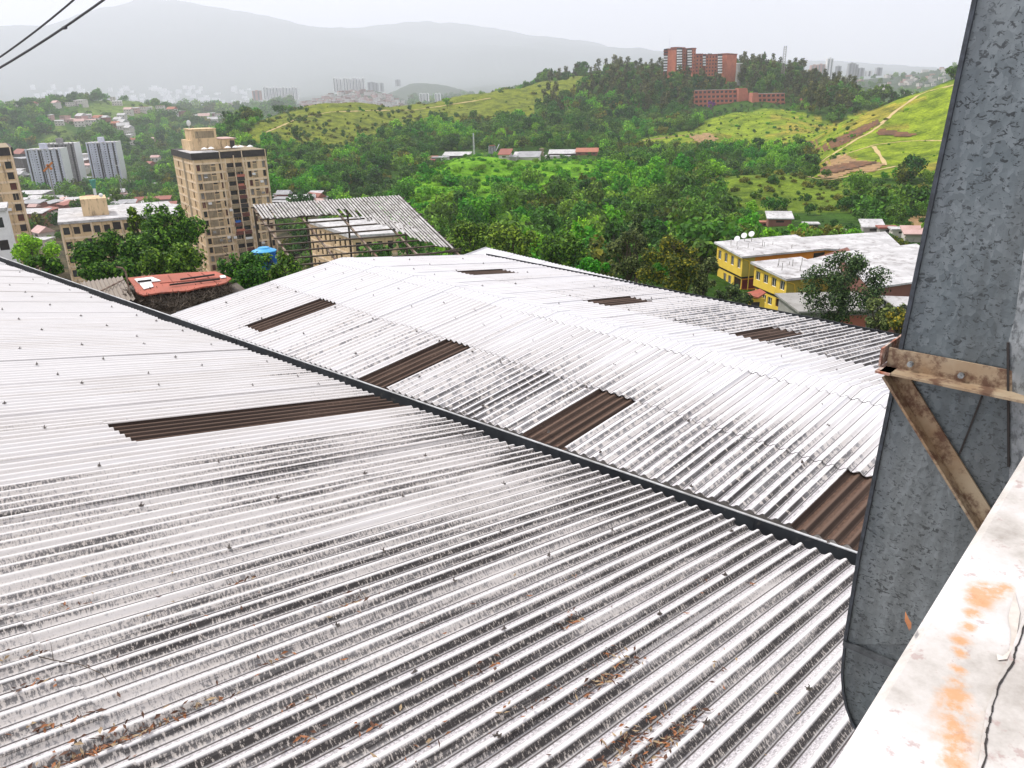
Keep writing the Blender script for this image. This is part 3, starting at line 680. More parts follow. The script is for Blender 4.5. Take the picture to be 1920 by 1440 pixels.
# ------------------------------------------------------------------ dry leaves and twigs lying in the troughs
def leaf_litter():
    mb = MB(); r2 = random.Random(5)
    spots = [(1235, 1385, 60, .22), (1180, 1400, 50, .2), (1130, 1290, 26, .12), (200, 1390, 55, .3), (150, 1410, 34, .2), (660, 1130, 16, .12), (90, 1360, 12, .1), (500, 1240, 6, .08), (540, 1310, 5, .07),
             (930, 1255, 6, .06), (1085, 1175, 14, .1), (1200, 1250, 14, .12), (865, 1265, 4, .06), (560, 1380, 5, .07), (130, 1145, 5, .08), (460, 1090, 5, .08), (1320, 1090, 3, .05), (1060, 1080, 3, .05), (1410, 1095, 3, .05), (60, 1290, 8, .12), (35, 1230, 6, .1),
             (1000, 1330, 8, .1), (700, 1350, 6, .1), (780, 1390, 5, .1), (350, 1330, 5, .1), (1340, 1250, 4, .06), (1140, 1230, 10, .1)]
    for (x, y, n, sp) in spots:
        P = hA(x, y); u0, v0, _ = uvA(P); vt = (round(v0/PITCHC-.5)+.5)*PITCHC
        for i in range(n*2):
            u = u0 + r2.gauss(0, sp*1.3); v = vt + r2.gauss(0, min(.045, sp*.5)); h = -.0255*(-math.cos(2*math.pi*v/PITCHC)) + .008 + r2.random()*.02
            if u > -.05: continue
            Q = E0 + a_*u + ge*v + nA*(h+.012); an = r2.uniform(0, 6.28); ln = r2.uniform(.03, .075); wd = ln*r2.uniform(.2, .42)
            d = a_*math.cos(an)+ge*math.sin(an)+nA*r2.uniform(-.2, .5); e = np.cross(nA, d); c = nA*r2.uniform(.0, .02)
            mb.mi = r2.choice([0, 0, 1, 2]); mb.poly([Q-d*ln/2, Q+e*wd/2+c, Q+d*ln/2+c*.5, Q-e*wd/2+c*.3])
    for i in range(70):
        x, y = r2.uniform(0, 1560), r2.uniform(1060, 1440)
        P = hA(x, y); u, v, _ = uvA(P)
        if u > -.1: continue
        an = r2.uniform(0, 6.28); d = a_*math.cos(an)+ge*math.sin(an); e = np.cross(nA, d); ln = r2.uniform(.03, .08); Q = P+nA*.036; mb.mi = r2.choice([0, 1, 2])
        mb.poly([Q-d*ln/2, Q+e*ln*.16, Q+d*ln/2+nA*.012, Q-e*ln*.16])
    o = mb.build('dry_leaves', [plain('dry_leaf_brown', (.12, .05, .025), (.06, .03, .02), 30), plain('dry_leaf_orange', (.36, .14, .05), (.22, .09, .04), 30), plain('dry_leaf_pale', (.40, .30, .17), (.25, .17, .1), 30)])
    tag(o, 'brown dry leaves caught in the troughs of the nearest roof', 'leaves', kind='stuff')
leaf_litter()
tw = MB(); pts_ = [hA(*q)+nA*.05 for q in ((60, 1240), (100, 1250), (150, 1258), (190, 1275), (210, 1300))]
tw.tube(pts_, .004, 5, .002); tw.tube([pts_[1], hA(95, 1225)+nA*.09], .003, 5, .001)
tag(tw.build('twig', M_BARK), 'thin bent dry twig lying across the overlap at the lower left of the roof', 'twig')

# ------------------------------------------------------------------ galvanised duct with bracket, parapet
m, t, b = new_mat('galvanised_zinc'); oc = N(t, 'ShaderNodeTexCoord').outputs['Object']
wv = N(t, 'ShaderNodeVectorMath', operation='ADD'); nz = N(t, 'ShaderNodeTexNoise'); nz.inputs['Scale'].default_value = 30; nz.inputs['Detail'].default_value = 5
t.links.new(oc, nz.inputs['Vector']); sc_ = N(t, 'ShaderNodeVectorMath', operation='SCALE'); sc_.inputs['Scale'].default_value = .03
t.links.new(nz.outputs['Color'], sc_.inputs[0]); t.links.new(oc, wv.inputs[0]); t.links.new(sc_.outputs[0], wv.inputs[1])
vo = N(t, 'ShaderNodeTexVoronoi'); vo.inputs['Scale'].default_value = 85; t.links.new(scaled(t, wv.outputs[0], (1, 1, .62)), vo.inputs['Vector'])
spn = ramp(t, vo.outputs['Color'], [(0, (.085, .10, .108)), (.5, (.15, .175, .185)), (1, (.24, .27, .285))])
fl_ = ramp(t, noise(t, scaled(t, oc, (88, 88, 120)), 1., 5, .62, .8), [(.56, (0, 0, 0)), (.60, (1, 1, 1))])
pat = ramp(t, noise(t, scaled(t, oc, (3, 3, 2.2)), 1., 4, .6), [(.34, (.25, .25, .25)), (.6, (1, 1, 1))])
col = mixc(t, math_(t, 'MULTIPLY', fl_, pat), spn, (.022, .024, .026))
col = mixc(t, .55, col, ramp(t, noise(t, oc, 2.2, 4), [(.35, (.09, .115, .128)), (.68, (.24, .26, .265))]))
col = mixc(t, math_(t, 'MULTIPLY', math_(t, 'MULTIPLY', fl_, pat), .78), col, (.022, .025, .027))
t.links.new(col, b.inputs['Base Color']); b.inputs['Metallic'].default_value = .25; b.inputs['Roughness'].default_value = .55
stv = ramp(t, noise(t, scaled(t, oc, (14, 14, .9)), 1., 5, .6), [(.50, (0, 0, 0)), (.62, (1, 1, 1))]); t.links.new(mixc(t, math_(t, 'MULTIPLY', stv, .35), col, (.055, .058, .055)), b.inputs['Base Color'])
bump(t, b, math_(t, 'ADD', vo.outputs['Distance'], math_(t, 'MULTIPLY', noise(t, oc, 3, 2), 6.)), .25, .004)
M_ZINC = m
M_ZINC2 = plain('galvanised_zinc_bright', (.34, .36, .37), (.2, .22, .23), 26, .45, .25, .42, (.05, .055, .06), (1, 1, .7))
gd_ = azv(-46.8); into = azv(43.2)                # along the face (to the left/far) and away from the viewer
PD = at(1690, 655, 1.75)
def hD(x, y): return hit(x, y, PD, into)
duct = empty('duct', (0, 0, 0), 'tall dark spangled galvanised sheet-metal duct rising past the roof on the right', 'duct')
left = [(1842, -60), (1829, 0), (1762, 310), (1690, 655), (1652, 840), (1612, 1040), (1585, 1208)]
elb = [(1582, 1235), (1580, 1262), (1582, 1295), (1588, 1325), (1598, 1352), (1616, 1385)]
rt = [(1893, 1385), (1893, 1208), (1893, 870), (1892, 640), (1905, 590), (1935, 400), (1990, -60)]
dz = -into*0
pl = MB(); P_ = [hD(*q) for q in left]; Q_ = [hD(*q) for q in rt[1:]][::-1]
pl.prism([P_[0]]+P_[1:]+[hD(1893, 1208), hD(1893, 870), hD(1892, 640), hD(1905, 590), hD(1935, 400), hD(1990, -60)], into*.30); part(pl, 'front_panel', M_ZINC, duct)
pl = MB(); P_ = [hD(*q)+into*.004 for q in [(1585, 1208)]+elb]
pl.prism(P_+[hD(1893, 1385)+into*.004, hD(1893, 1209)+into*.004], into*.28); part(pl, 'elbow', M_ZINC, duct)
sm = MB(); A0, A1 = hD(1584, 1207), hD(1893, 1335); s0 = hD(1584, 1207); s1_ = s0 - gd_*.4
sm.box(s0-into*.012, -gd_*.45, into*.012, zz*.012); part(sm, 'seam', plain('seam_zinc', (.12, .13, .14), (.05, .055, .06), 30, .5, .3), duct)
hem = MB()
for a, b in zip(left[:-1], left[1:]): hem.bar(hD(*a)-into*.004, hD(*b)-into*.004, .008, .008, into)
for a, b in zip(([(1585, 1208)]+elb)[:-1], elb): hem.bar(hD(*a)-into*.002, hD(*b)-into*.002, .006, .006, into)
part(hem, 'hem', plain('hem_zinc', (.06, .07, .085), (.03, .035, .04), 60, .5, .3), duct)
sd_ = MB()
side = [(1905, 590), (1892, 640), (1893, 870), (1893, 1250)]
sp_ = [hD(*q)-into*.006 for q in side]; off = -gd_*.5-into*.22
for a, b in zip(sp_[:-1], sp_[1:]): sd_.box(a, b-a, off, into*.005)
sd_.box(hD(1905, 590)-into*.006, hD(1990, -60)-hD(1905, 590), off, into*.005)
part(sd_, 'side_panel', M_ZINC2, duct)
fold = MB(); fold.bar(hD(1842, 742)-into*.003, hD(1800, 850)-into*.003, .003, .004, into); fold.bar(hD(1892, 640)-into*.008, hD(1893, 872)-into*.008, .004, .006, into)
part(fold, 'crease', M_CHAR, duct)
# bracket
br = empty('bracket', (0, 0, 0), 'rusty angle-iron bracket clamped across the galvanised duct, with a diagonal strut', 'bracket')
def angle_iron(a, b, w, updir, outdir, name='bar', rev=False):
    a, b = np.array(a), np.array(b); k = MB(); th = .005
    k.prism([a, a-outdir*th, a-outdir*th+updir*w, a+updir*w], b-a)                    # flange on the face
    k.prism([a-outdir*(th+.0005), a-outdir*(th+.0005)+updir*th, a-outdir*w+updir*th, a-outdir*w], b-a)   # flange standing out
    return part(k, name, M_RUST, br)
outd = into
a0 = hD(1664, 688)-into*.004; b0 = a0 - gd_*.75
angle_iron(a0, b0, .046, zz, outd)
t0 = hD(1666, 698)-into*.006; t1 = hD(1852, 1000)-into*.006; dd = unit(t1-t0); pr = unit(np.cross(dd, into)); pr *= np.sign(pr @ (-gd_))
angle_iron(t0, t0+(t1-t0)*1.6, .036, pr, outd, 'strut')
k = MB(); c0 = a0+gd_*.008; c1 = c0 + into*.26; k.prism([c0-outd*.05, c0-outd*.05+zz*.005, c0-outd*.05+zz*.005-gd_*.03, c0-outd*.05-gd_*.03], c1-c0+outd*.05)
k.prism([c0-outd*.02+zz*.006, c0-outd*.02+zz*.046, c0-outd*.02+zz*.046+gd_*.004, c0-outd*.02+zz*.006+gd_*.004], c1-c0)
part(k, 'end_plate', M_RUSTR, br)
for q in ((1708, 682), (1803, 703)):
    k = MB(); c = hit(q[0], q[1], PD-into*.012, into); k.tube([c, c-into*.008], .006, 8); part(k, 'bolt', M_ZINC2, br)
# parapet
m, t, b = new_mat('stained_white_parapet'); oc = N(t, 'ShaderNodeTexCoord').outputs['Object']
base = ramp(t, noise(t, oc, 5, 8, .7), [(.3, (.30, .27, .24)), (.44, (.50, .47, .44)), (.54, (.60, .57, .56)), (.70, (.66, .63, .64))])
spk = ramp(t, noise(t, oc, 60, 4, .7), [(.60, (0, 0, 0)), (.68, (1, 1, 1))]); col = mixc(t, math_(t, 'MULTIPLY', spk, .6), base, (.35, .24, .22))
HP = .46; NP = np.array([0, 0, 1.]); hP = lambda x, y: hit(x, y, (0, 0, -HP), NP)
rust_path = [(1880, 1100, .011), (1862, 1106, .017), (1846, 1112, .019), (1836, 1128, .015), (1826, 1150, .010), (1814, 1175, .008), (1805, 1200, .010), (1800, 1225, .008), (1798, 1255, .007), (1795, 1280, .010), (1793, 1305, .014), (1792, 1330, .017), (1791, 1355, .017), (1790, 1380, .017), (1789, 1405, .014), (1788, 1430, .013), (1790, 1460, .012)]
acc = None
for x_, y_, rr in rust_path:
    Pq = hP(x_, y_); ds = N(t, 'ShaderNodeVectorMath', operation='DISTANCE'); t.links.new(oc, ds.inputs[0]); ds.inputs[1].default_value = tuple(Pq)
    v_ = math_(t, 'SUBTRACT', 1., math_(t, 'DIVIDE', math_(t, 'ADD', ds.outputs['Value'], math_(t, 'MULTIPLY_ADD', noise(t, oc, 70, 4, .6), .016, -.008)), rr*1.25), clamp=True)
    acc = v_ if acc is None else math_(t, 'MAXIMUM', acc, v_)
acc = math_(t, 'MULTIPLY', acc, ramp(t, noise(t, oc, 45, 6, .7), [(.36, (.15, .15, .15)), (.56, (1.5, 1.5, 1.5))]))
col = mixc(t, ramp(t, acc, [(.05, (0, 0, 0)), (.3, (.22, .22, .22)), (.9, (.75, .75, .75))]), col, (.54, .25, .075))
t.links.new(col, b.inputs['Base Color']); b.inputs['Roughness'].default_value = .85; bump(t, b, noise(t, oc, 40, 6, .7), .25, .004)
para = empty('parapet', (0, 0, 0), 'chipped white parapet top with orange rust stain and a black crack, beside the duct', 'parapet')
e0, e1 = hP(1555, 1440), hP(1920, 850); de = unit(e1-e0); pe = np.array([de[1], -de[0], 0.])
pm = MB(); a = e0-de*1.2; bb = e1+de*1.4
pm.prism([a+zz*-.006+0*pe, a+pe*.008, a+pe*.5, a+pe*.5-zz*.2, a-zz*.2], bb-a); po = part(pm, 'coping', m, para)
crack = [(1935, 1120), (1921, 1165), (1905, 1212), (1893, 1246), (1872, 1288), (1853, 1340), (1846, 1390), (1838, 1445), (1820, 1500)]
ck = MB()
cr_ = []; rcr = random.Random(2)
for a, b in zip(crack[:-1], crack[1:]):
    for i in range(5): cr_.append((a[0]+(b[0]-a[0])*i/5+rcr.uniform(-3, 3), a[1]+(b[1]-a[1])*i/5))
for a, b in zip(cr_[:-1], cr_[1:]):
    A_1, B_1 = hP(*a), hP(*b); sdv = unit(np.cross(B_1-A_1, zz)); wd = rcr.uniform(.0002, .0009); ck.box(A_1+zz*.0004-sdv*(wd+.0012), B_1-A_1, sdv*2*wd, zz*.0036)
part(ck, 'crack', M_CHAR, para)
rp = MB(); rc_ = [hP(*q)+sdv*.002 for q in crack]; rp.prism([p+zz*.0003 for p in rc_]+[rc_[-1]+pe*.25+zz*.0003, rc_[0]+pe*.25+zz*.0003], zz*.003); part(rp, 'mortar_patch', m, para)
ch = MB(); ch.poly([hP(*q)+zz*.0012 for q in ((1868, 1228), (1880, 1232), (1892, 1222), (1896, 1190), (1890, 1160), (1902, 1110), (1912, 1150), (1905, 1200), (1888, 1238), (1870, 1240))]); ch.f = ch.f; part(ch, 'chipped_edge', plain('chipped_plaster', (.66, .62, .57), (.5, .45, .4), 40), para)
wl = MB(); a = e0-de*1.2-zz*.205+pe*.05; wl.box(a-zz*6, bb-e0+de*1.2, pe*.3, zz*6); part(wl, 'wall', M_WALLW, para)
lf = MB()
for (q, q2) in (((1694, 1163), (1704, 1190)), ((1697, 1172), (1707, 1188))):
    A_1, B_1 = hP(*q)+zz*.01, hP(*q2)+zz*.004; s_ = unit(np.cross(B_1-A_1, zz))*.0022; lf.poly([A_1, (A_1+B_1)/2+s_, B_1, (A_1+B_1)/2-s_])
tag(lf.build('dry_leaf', MATS['dry_leaf_orange']), 'single reddish dry leaf stuck at the parapet edge in front of the duct', 'leaf')
# ------------------------------------------------------------------ overhead cables
for nm, (pa, pb, da, db), lab in (('overhead_cable', ((0, 107), (138, 0), 9.5, 8.6), 'thin black overhead cable crossing the top left sky, upper of the two'),
                                   ('overhead_cable', ((0, 127), (194, 0), 8.6, 7.6), 'black overhead cable with a small clip, lower of the two in the sky')):
    A_1, B_1 = at(*pa, da), at(*pb, db); d = B_1-A_1; ps = [A_1 + d*s + np.array([0, 0, .012*((s-.5)**2*4-1)]) for s in np.linspace(-6, 6, 60)]
    root = empty(nm, (0, 0, 0), lab, 'cable', 'overhead cables'); k = MB(); k.tube(ps, .0085 if pa[1] == 107 else .0095, 6); part(k, 'wire', M_CABLE, root)
    if pa[1] == 127: k = MB(); c = at(125, 45.5, 7.9+.2); i_ = A_1+d*.648; k.tube([i_-unit(d)*.025-zz*.012, i_+unit(d)*.01-zz*.02], .014, 6); part(k, 'clip', M_CABLE, root)
# ------------------------------------------------------------------ buildings
KEEP = []      # (x, y, radius) kept free of trees
def facade(wall, P, dx, W, H, ops, nrm, depth=.22):
    """wall rectangle W x H from corner P along dx, with openings cut through and reveals; returns opening rectangles in the world.
    ops: (x0, x1, z0, z1)"""
    P = np.array(P, float); z = np.array([0, 0, 1.])
    xs = sorted({0., W, *[o[0] for o in ops], *[o[1] for o in ops]}); zs = sorted({0., H, *[o[2] for o in ops], *[o[3] for o in ops]})
    pt = lambda x, h: P + dx*x + z*h
    for zi in range(len(zs)-1):
        zc = (zs[zi]+zs[zi+1])/2; run = None
        for xi in range(len(xs)-1):
            xc = (xs[xi]+xs[xi+1])/2; hole = any(o[0] < xc < o[1] and o[2] < zc < o[3] for o in ops)
            if not hole:
                if run is None: run = xs[xi]
            if (hole or xi == len(xs)-2) and run is not None:
                e = xs[xi] if hole else xs[xi+1]; wall.quad(pt(run, zs[zi]), pt(e, zs[zi]), pt(e, zs[zi+1]), pt(run, zs[zi+1])); run = None
    for o in ops:
        a, b_1, c, d = pt(o[0], o[2]), pt(o[1], o[2]), pt(o[1], o[3]), pt(o[0], o[3]); i = -nrm*depth
        wall.quad(a, a+i, b_1+i, b_1); wall.quad(b_1, b_1+i, c+i, c); wall.quad(c, c+i, d+i, d); wall.quad(d, d+i, a+i, a)
def window_mesh(name, w, h, glass, frame, mull=1):
    """centre-bottom origin, faces -Y"""
    mb = MB(); mb.mi = 0; mb.box((-w/2, .02, 0), (w, 0, 0), (0, .03, 0), (0, 0, h)); mb.mi = 1; f = .05
    mb.box((-w/2, -.01, 0), (w, 0, 0), (0, .029, 0), (0, 0, f)); mb.box((-w/2, -.01, h-f), (w, 0, 0), (0, .029, 0), (0, 0, f))
    for i in range(mull+2):
        x = -w/2 + (w-f)*i/(mull+1); mb.box((x, -.012, f), (f, 0, 0), (0, .029, 0), (0, 0, h-2*f))
    me = bpy.data.meshes.new(name); me.from_pydata([tuple(q) for q in mb.v], [], mb.f); me.materials.append(glass); me.materials.append(frame)
    me.polygons.foreach_set('material_index', mb.m); return me
WM = {}
def put_window(root, P, dx, nrm, w, h, glass=None, frame=None, depth=.2, name='window', mull=1, count=None):
    glass = glass or M_GLASS; frame = frame or M_CHAR
    key = (name, round(w, 2), round(h, 2), glass.name, frame.name, mull)
    if key not in WM: WM[key] = window_mesh(name, w, h, glass, frame, mull)
    o = bpy.data.objects.new(name, WM[key]); C.objects.link(o); o.parent = root
    Q = np.array(P) + dx*w/2 - nrm*depth - np.array(root.location)
    M = Matrix((Vector(dx), Vector(-nrm), Vector((0, 0, 1)))).transposed().to_4x4(); M.translation = Vector(Q); o.matrix_basis = M
    return o
def foot(K, azf, azl, xr, xl, maxw=200):
    """from the near top corner K: front direction azf reaching column xr, side direction azl reaching column xl"""
    df = azv(azf); dl = azv(azl)
    return df, along(K, df, xr, 0, maxw), dl, along(K, dl, xl, 0, maxw)
def outn(d, away):
    n_ = np.array([d[1], -d[0], 0.]); n_ = n_/np.linalg.norm(n_); return n_ if n_ @ away < 0 else -n_

def beige_tower(label, K, azf, azl, W, D, floors, fh, side_vis=True):
    root = empty('apartment_tower', (0, 0, 0), label, 'building', 'tan apartment towers')
    df, dl = azv(azf), azv(azl); nf, nl = outn(df, dl), outn(dl, df); z = np.array([0, 0, 1.])
    fas = 1.6; H = floors*fh+1.0; base = K - z*(fas+H)
    wall = MB(); ops = []; wins = []; n100 = 0
    b0, b1 = W*.42, W*.66                          # balcony bay
    for fl in range(floors):
        zb = H-1.0-(fl+1)*fh
        for (xa, w_, h_, zo) in ((.035, .048, 1.75, .55), (.225, .06, .55, 1.65), (.335, .048, 1.85, .5), (.725, .045, 1.7, .55), (.80, .055, .5, 1.7), (.93, .045, 1.75, .5)):
            o_ = (W*xa, W*(xa+w_), zb+zo, zb+zo+h_); ops.append(o_); wins.append((o_, xa))
        for (xa, xb) in ((b0+.15, (b0+b1)/2-.08), ((b0+b1)/2+.08, b1-.15)): ops.append((xa, xb, zb+.95, zb+fh-.25)); wins.append(((xa, xb, zb+.95, zb+fh-.25), 9))
    facade(wall, base, df, W, H, ops, nf, .35)
    lops = []; L_ = D
    for fl in range(floors):
        zb = H-1.0-(fl+1)*fh
        for xa in (.16, .72): lops.append((L_*xa, L_*(xa+.07), zb+.5, zb+2.2))
    facade(wall, base, dl, L_, H, lops, nl, .3)
    wall.quad(base+dl*L_, base+dl*L_+df*W, base+dl*L_+df*W+z*H, base+dl*L_+z*H); wall.quad(base+df*W, base+df*W+dl*L_, base+df*W+dl*L_+z*H, base+df*W+z*H)
    part(wall, 'wall', M_BEIGE, root)
    glasses = [M_DARK, M_DARK, M_GLASS, M_BRICKRED, M_CONC]; k = 0
    rr = random.Random(int(W*100))
    for o_, xa in wins:
        P = base + df*o_[0] + z*o_[2]; dk = xa == 9
        if k < 98: put_window(root, P, df, nf, o_[1]-o_[0], o_[3]-o_[2], M_DARK if dk else rr.choice(glasses), M_BEIGE2 if rr.random() < .15 else M_CHAR, .33 if not dk else .34, mull=2 if dk else 1); k += 1
    # the remaining openings get one dark pane mesh
    rest = MB()
    for o_, xa in wins[98:]: rest.box(base+df*o_[0]+z*o_[2]-nf*.33, df*(o_[1]-o_[0]), nf*.03, z*(o_[3]-o_[2]))
    for o_ in lops: rest.box(base+dl*o_[0]+z*o_[2]-nl*.28, dl*(o_[1]-o_[0]), nl*.03, z*(o_[3]-o_[2]))
    tag(part(rest, 'window', M_DARK, root), kind='stuff')
    # balconies: slab + red-brown parapet per floor and bay
    for fl in range(floors):
        zb = H-1.0-(fl+1)*fh
        for (xa, xb) in ((b0+.1, (b0+b1)/2-.1), ((b0+b1)/2+.1, b1-.1)):
            m_ = MB(); P = base + df*xa + z*(zb-.08)+nf*.003; m_.box(P, df*(xb-xa), nf*.55, z*.16); m_.box(P+nf*.49+z*.16, df*(xb-xa), nf*.058, z*rr.choice([.75, .85, .85]))
            part(m_, 'balcony', rr.choice([M_BRICKRED, M_BRICKRED, M_CHAR, M_PANEL]), root)
    # ribs, floor bands, panels
    rb = MB()
    for xa in (0, .36, .42, .66, .70, .985) : rb.box(base+df*W*xa+nf*.004, df*.3, nf*.14, z*(H))
    rb.box(base+df*((b0+b1)/2-.1)+nf*.004, df*.2, nf*.62, z*(H+.6))
    for fl in range(floors+1):
        zb = H-1.0-fl*fh; 
        rb.box(base+df*.3+nf*.004+z*(zb-.22), df*(b0-.32), nf*.07, z*.44); rb.box(base+df*(b1+.02)+nf*.004+z*(zb-.22), df*(W-b1-.4), nf*.07, z*.44)
        rb.box(base+dl*.3+nl*.004+z*(zb-.22), dl*(L_-.6), nl*.05, z*.44)
    part(rb, 'cornice', M_BEIGE2, root)
    for fl in range(floors):
        zb = H-1.0-(fl+1)*fh
        pn = MB(); pn.box(base+df*W*.10+z*(zb+.35)+nf*.004, df*W*.115, nf*.03, z*2.1); part(pn, 'panel', M_PANEL, root)
        pn = MB(); pn.box(base+df*W*.225+z*(zb+.35)+nf*.004, df*W*.06, nf*.03, z*1.1); part(pn, 'panel', M_PANEL, root)
        pn = MB(); pn.box(base+df*W*.80+z*(zb+.35)+nf*.004, df*W*.055, nf*.03, z*1.2); part(pn, 'panel', M_PANEL, root)
    for i in range(22):
        fl = rr.randrange(floors); xa = rr.choice((.115, .19, .30, .385, .69, .77, .87)); zb = H-1.0-(fl+1)*fh
        k_ = MB(); k_.box(base+df*W*xa+z*(zb+.6+rr.random())+nf*.08, df*.8, nf*.38, z*.55); part(k_, 'air_conditioner', M_WHITE if rr.random() < .6 else M_CONC, root)
    for i in range(7):
        fl = rr.randrange(floors); xa = rr.choice((.44, .55)); zb = H-1.0-(fl+1)*fh; k_ = MB(); k_.box(base+df*W*xa+z*(zb+.85)+nf*.62, df*rr.uniform(1, 2.2), nf*.03, z*.6); part(k_, 'laundry', rr.choice([M_WHITE, M_PINKT, M_CONC, MATS['blue_polyethylene']]), root)
    # recessed dark strip on the side
    sl = MB(); sl.box(base+dl*L_*.42+nl*.006, dl*L_*.10, nl*.05, z*H); part(sl, 'dark_strip', M_PANEL, root)
    # fascia and flat roof
    fa = MB(); o0 = base+z*H - df*.25 - dl*.25 + nf*0
    fa.box(o0, df*(W+.5), dl*(L_+.5), z*fas); part(fa, 'fascia', M_CHAR, root)
    rf = MB(); rf.box(o0+z*(fas+.003)-df*.1-dl*.1, df*(W*.38), dl*(L_*.6), z*.12); part(rf, 'roof', M_WROOF, root)
    rf = MB(); rf.box(o0+z*(fas+.003)+df*(W*.4), df*(W*.6), dl*(L_+.4), z*.08); part(rf, 'roof', M_PANEL, root)
    for xa in (.36, .66, .99): 
        m_ = MB(); m_.box(base+z*(H-.2)+df*(W*xa-.1)+nf*.26, df*.22, nf*.06, z*(fas+.25)); part(m_, 'fin', M_BEIGE2, root)
    # penthouse blocks
    p1 = MB(); q = o0+z*(fas+.13)+df*W*.10+dl*L_*.35; p1.box(q, df*W*.62, dl*L_*.4, z*2.5); p1o = part(p1, 'penthouse', M_BEIGE, root)
    p2 = MB(); p2.box(q+z*2.502+df*W*.04, df*W*.34, dl*L_*.3, z*2.6); p2.box(q+z*5.104+df*W*.03-dl*.1, df*W*.36, dl*L_*.33, z*.15); part(p2, 'lift_motor_room', M_BEIGE, root)
    pw = MB(); pw.box(q+z*3.0+df*W*.09-dl*.03, df*W*.26, dl*.03, z*1.7); part(pw, 'panel', M_PANEL, root)
    pr_ = MB(); pr_.box(q+z*2.502+df*W*.39-dl*.3, df*W*.26, dl*(L_*.4+.5), z*.12); part(pr_, 'penthouse_roof', plain('pinkish_roof', (.55, .38, .33), (.45, .3, .26), 2), root)
    dr = MB(); dr.box(q+df*W*.55-dl*.03+z*.1, df*1.2, dl*.03, z*2.0); part(dr, 'door', M_DARK, root)
    ds = MB(); c = q+z*5.3+df*W*.03; ds.tube([c, c+z*1.2], .06, 6); ds.tube([c+z*1.5-dl*.1, c+z*1.5-dl*.25+df*.1], .75, 12, .45); part(ds, 'satellite_dish', M_WHITE, root)
    for i, xa in enumerate((.2, .3, .52, .62, .70, .82)):
        ds = MB(); c = o0+z*(fas+.35)+df*W*xa+dl*(1.0+rr.random()); ds.tube([c, c+z*.5], .04, 5); ds.tube([c+z*.5, c+z*.9], .85, 12, .15); part(ds, 'satellite_dish', M_WHITE, root)
    cpos = base+df*W/2+dl*L_/2; KEEP.append((cpos[0], cpos[1], max(W, L_)*.62))
    return root
K1 = at(359, 288, 215.)
df_, Wt, dl_, Dt = foot(K1, 57, -33, 497, 322)
print('tower W D', Wt, Dt)
fhT = None
# floor height from the 17.6 px spacing of window rows
kb = K1 + np.array([0, 0, -10.]); px_per_m = (proj(kb)[1]-proj(K1)[1])/10; fh = 17.7/px_per_m; print('fh', fh)
beige_tower('tall tan apartment tower with dark red balcony bay and rooftop penthouse, behind leafy trees', K1, 57, -33, Wt, Dt, 13, fh)
K2 = at(24, 291, 200.); df2 = azv(57)
W2 = 26.; Kl = K2 - df2*W2; kb = K2 + np.array([0, 0, -10.]); fh2 = 19.8/((proj(kb)[1]-proj(K2)[1])/10); print('fh2', fh2)
beige_tower('tan apartment tower cut off by the left border, red windows down its edge', Kl+np.array([0, 0, 1.6]), 57, -33, W2, 20, 12, fh2)

def block(name, label, K, azf, azl, W, D, H, floors, cols, wallm, roofm, group=None, cat='building', winh=.45, winw=.5, lcols=2, para=.5, fb=None, root=None, gl=None, strip=None, lwall=None):
    """plain block with cut windows, K = near top corner"""
    df, dl = azv(azf), azv(azl); nf, nl = outn(df, dl), outn(dl, df); z = np.array([0, 0, 1.]); base = K - z*H
    root = root or empty(name, (0, 0, 0), label, cat, group)
    fhh = H/max(floors, 1); wall = MB(); ops = []; lo_ = []
    for f_ in range(floors):
        zb = H-(f_+1)*fhh
        for c_ in range(cols):
            if strip and c_ in strip: continue
            x = (c_+.5)*W/cols; ww = W/cols*winw; ops.append((x-ww/2, x+ww/2, zb+fhh*(.5-winh/2), zb+fhh*(.5+winh/2)))
        for c_ in range(lcols):
            x = (c_+.5)*D/lcols; ww = D/lcols*winw*.8; lo_.append((x-ww/2, x+ww/2, zb+fhh*(.5-winh/2), zb+fhh*(.5+winh/2)))
    facade(wall, base, df, W, H, ops, nf, .2)
    wl2 = wall if lwall is None else MB()
    facade(wl2, base, dl, D, H, lo_, nl, .2)
    wall.quad(base+dl*D, base+dl*D+df*W, base+dl*D+df*W+z*H, base+dl*D+z*H); wall.quad(base+df*W, base+df*W+dl*D, base+df*W+dl*D+z*H, base+df*W+z*H)
    part(wall, 'wall', wallm, root)
    if lwall is not None: part(wl2, 'wall', lwall, root)
    kk = 0; rest = MB()
    for oo, d_, n_ in [(o, df, nf) for o in ops] + [(o, dl, nl) for o in lo_]:
        if kk < 100 and len(ops)+len(lo_) <= 100: put_window(root, base+d_*oo[0]+z*oo[2], d_, n_, oo[1]-oo[0], oo[3]-oo[2], gl or random.choice([M_DARK, M_GLASS]), fb or M_CHAR, .17)
        elif kk < 99: put_window(root, base+d_*oo[0]+z*oo[2], d_, n_, oo[1]-oo[0], oo[3]-oo[2], gl or M_DARK, fb or M_CHAR, .17, mull=0)
        else: rest.box(base+d_*oo[0]+z*oo[2]-n_*.19, d_*(oo[1]-oo[0]), n_*.03, z*(oo[3]-oo[2]))
        kk += 1
    if rest.v: tag(part(rest, 'window', M_DARK, root), kind='stuff')
    rf = MB(); o0 = base+z*(H+.004)-df*.3-dl*.3; rf.box(o0, df*(W+.6), dl*(D+.6), z*para); part(rf, 'roof', roofm, root)
    cpos = base+df*W/2+dl*D/2; KEEP.append((cpos[0], cpos[1], max(W, D)*.55))
    return root, base, df, dl, nf, nl, z
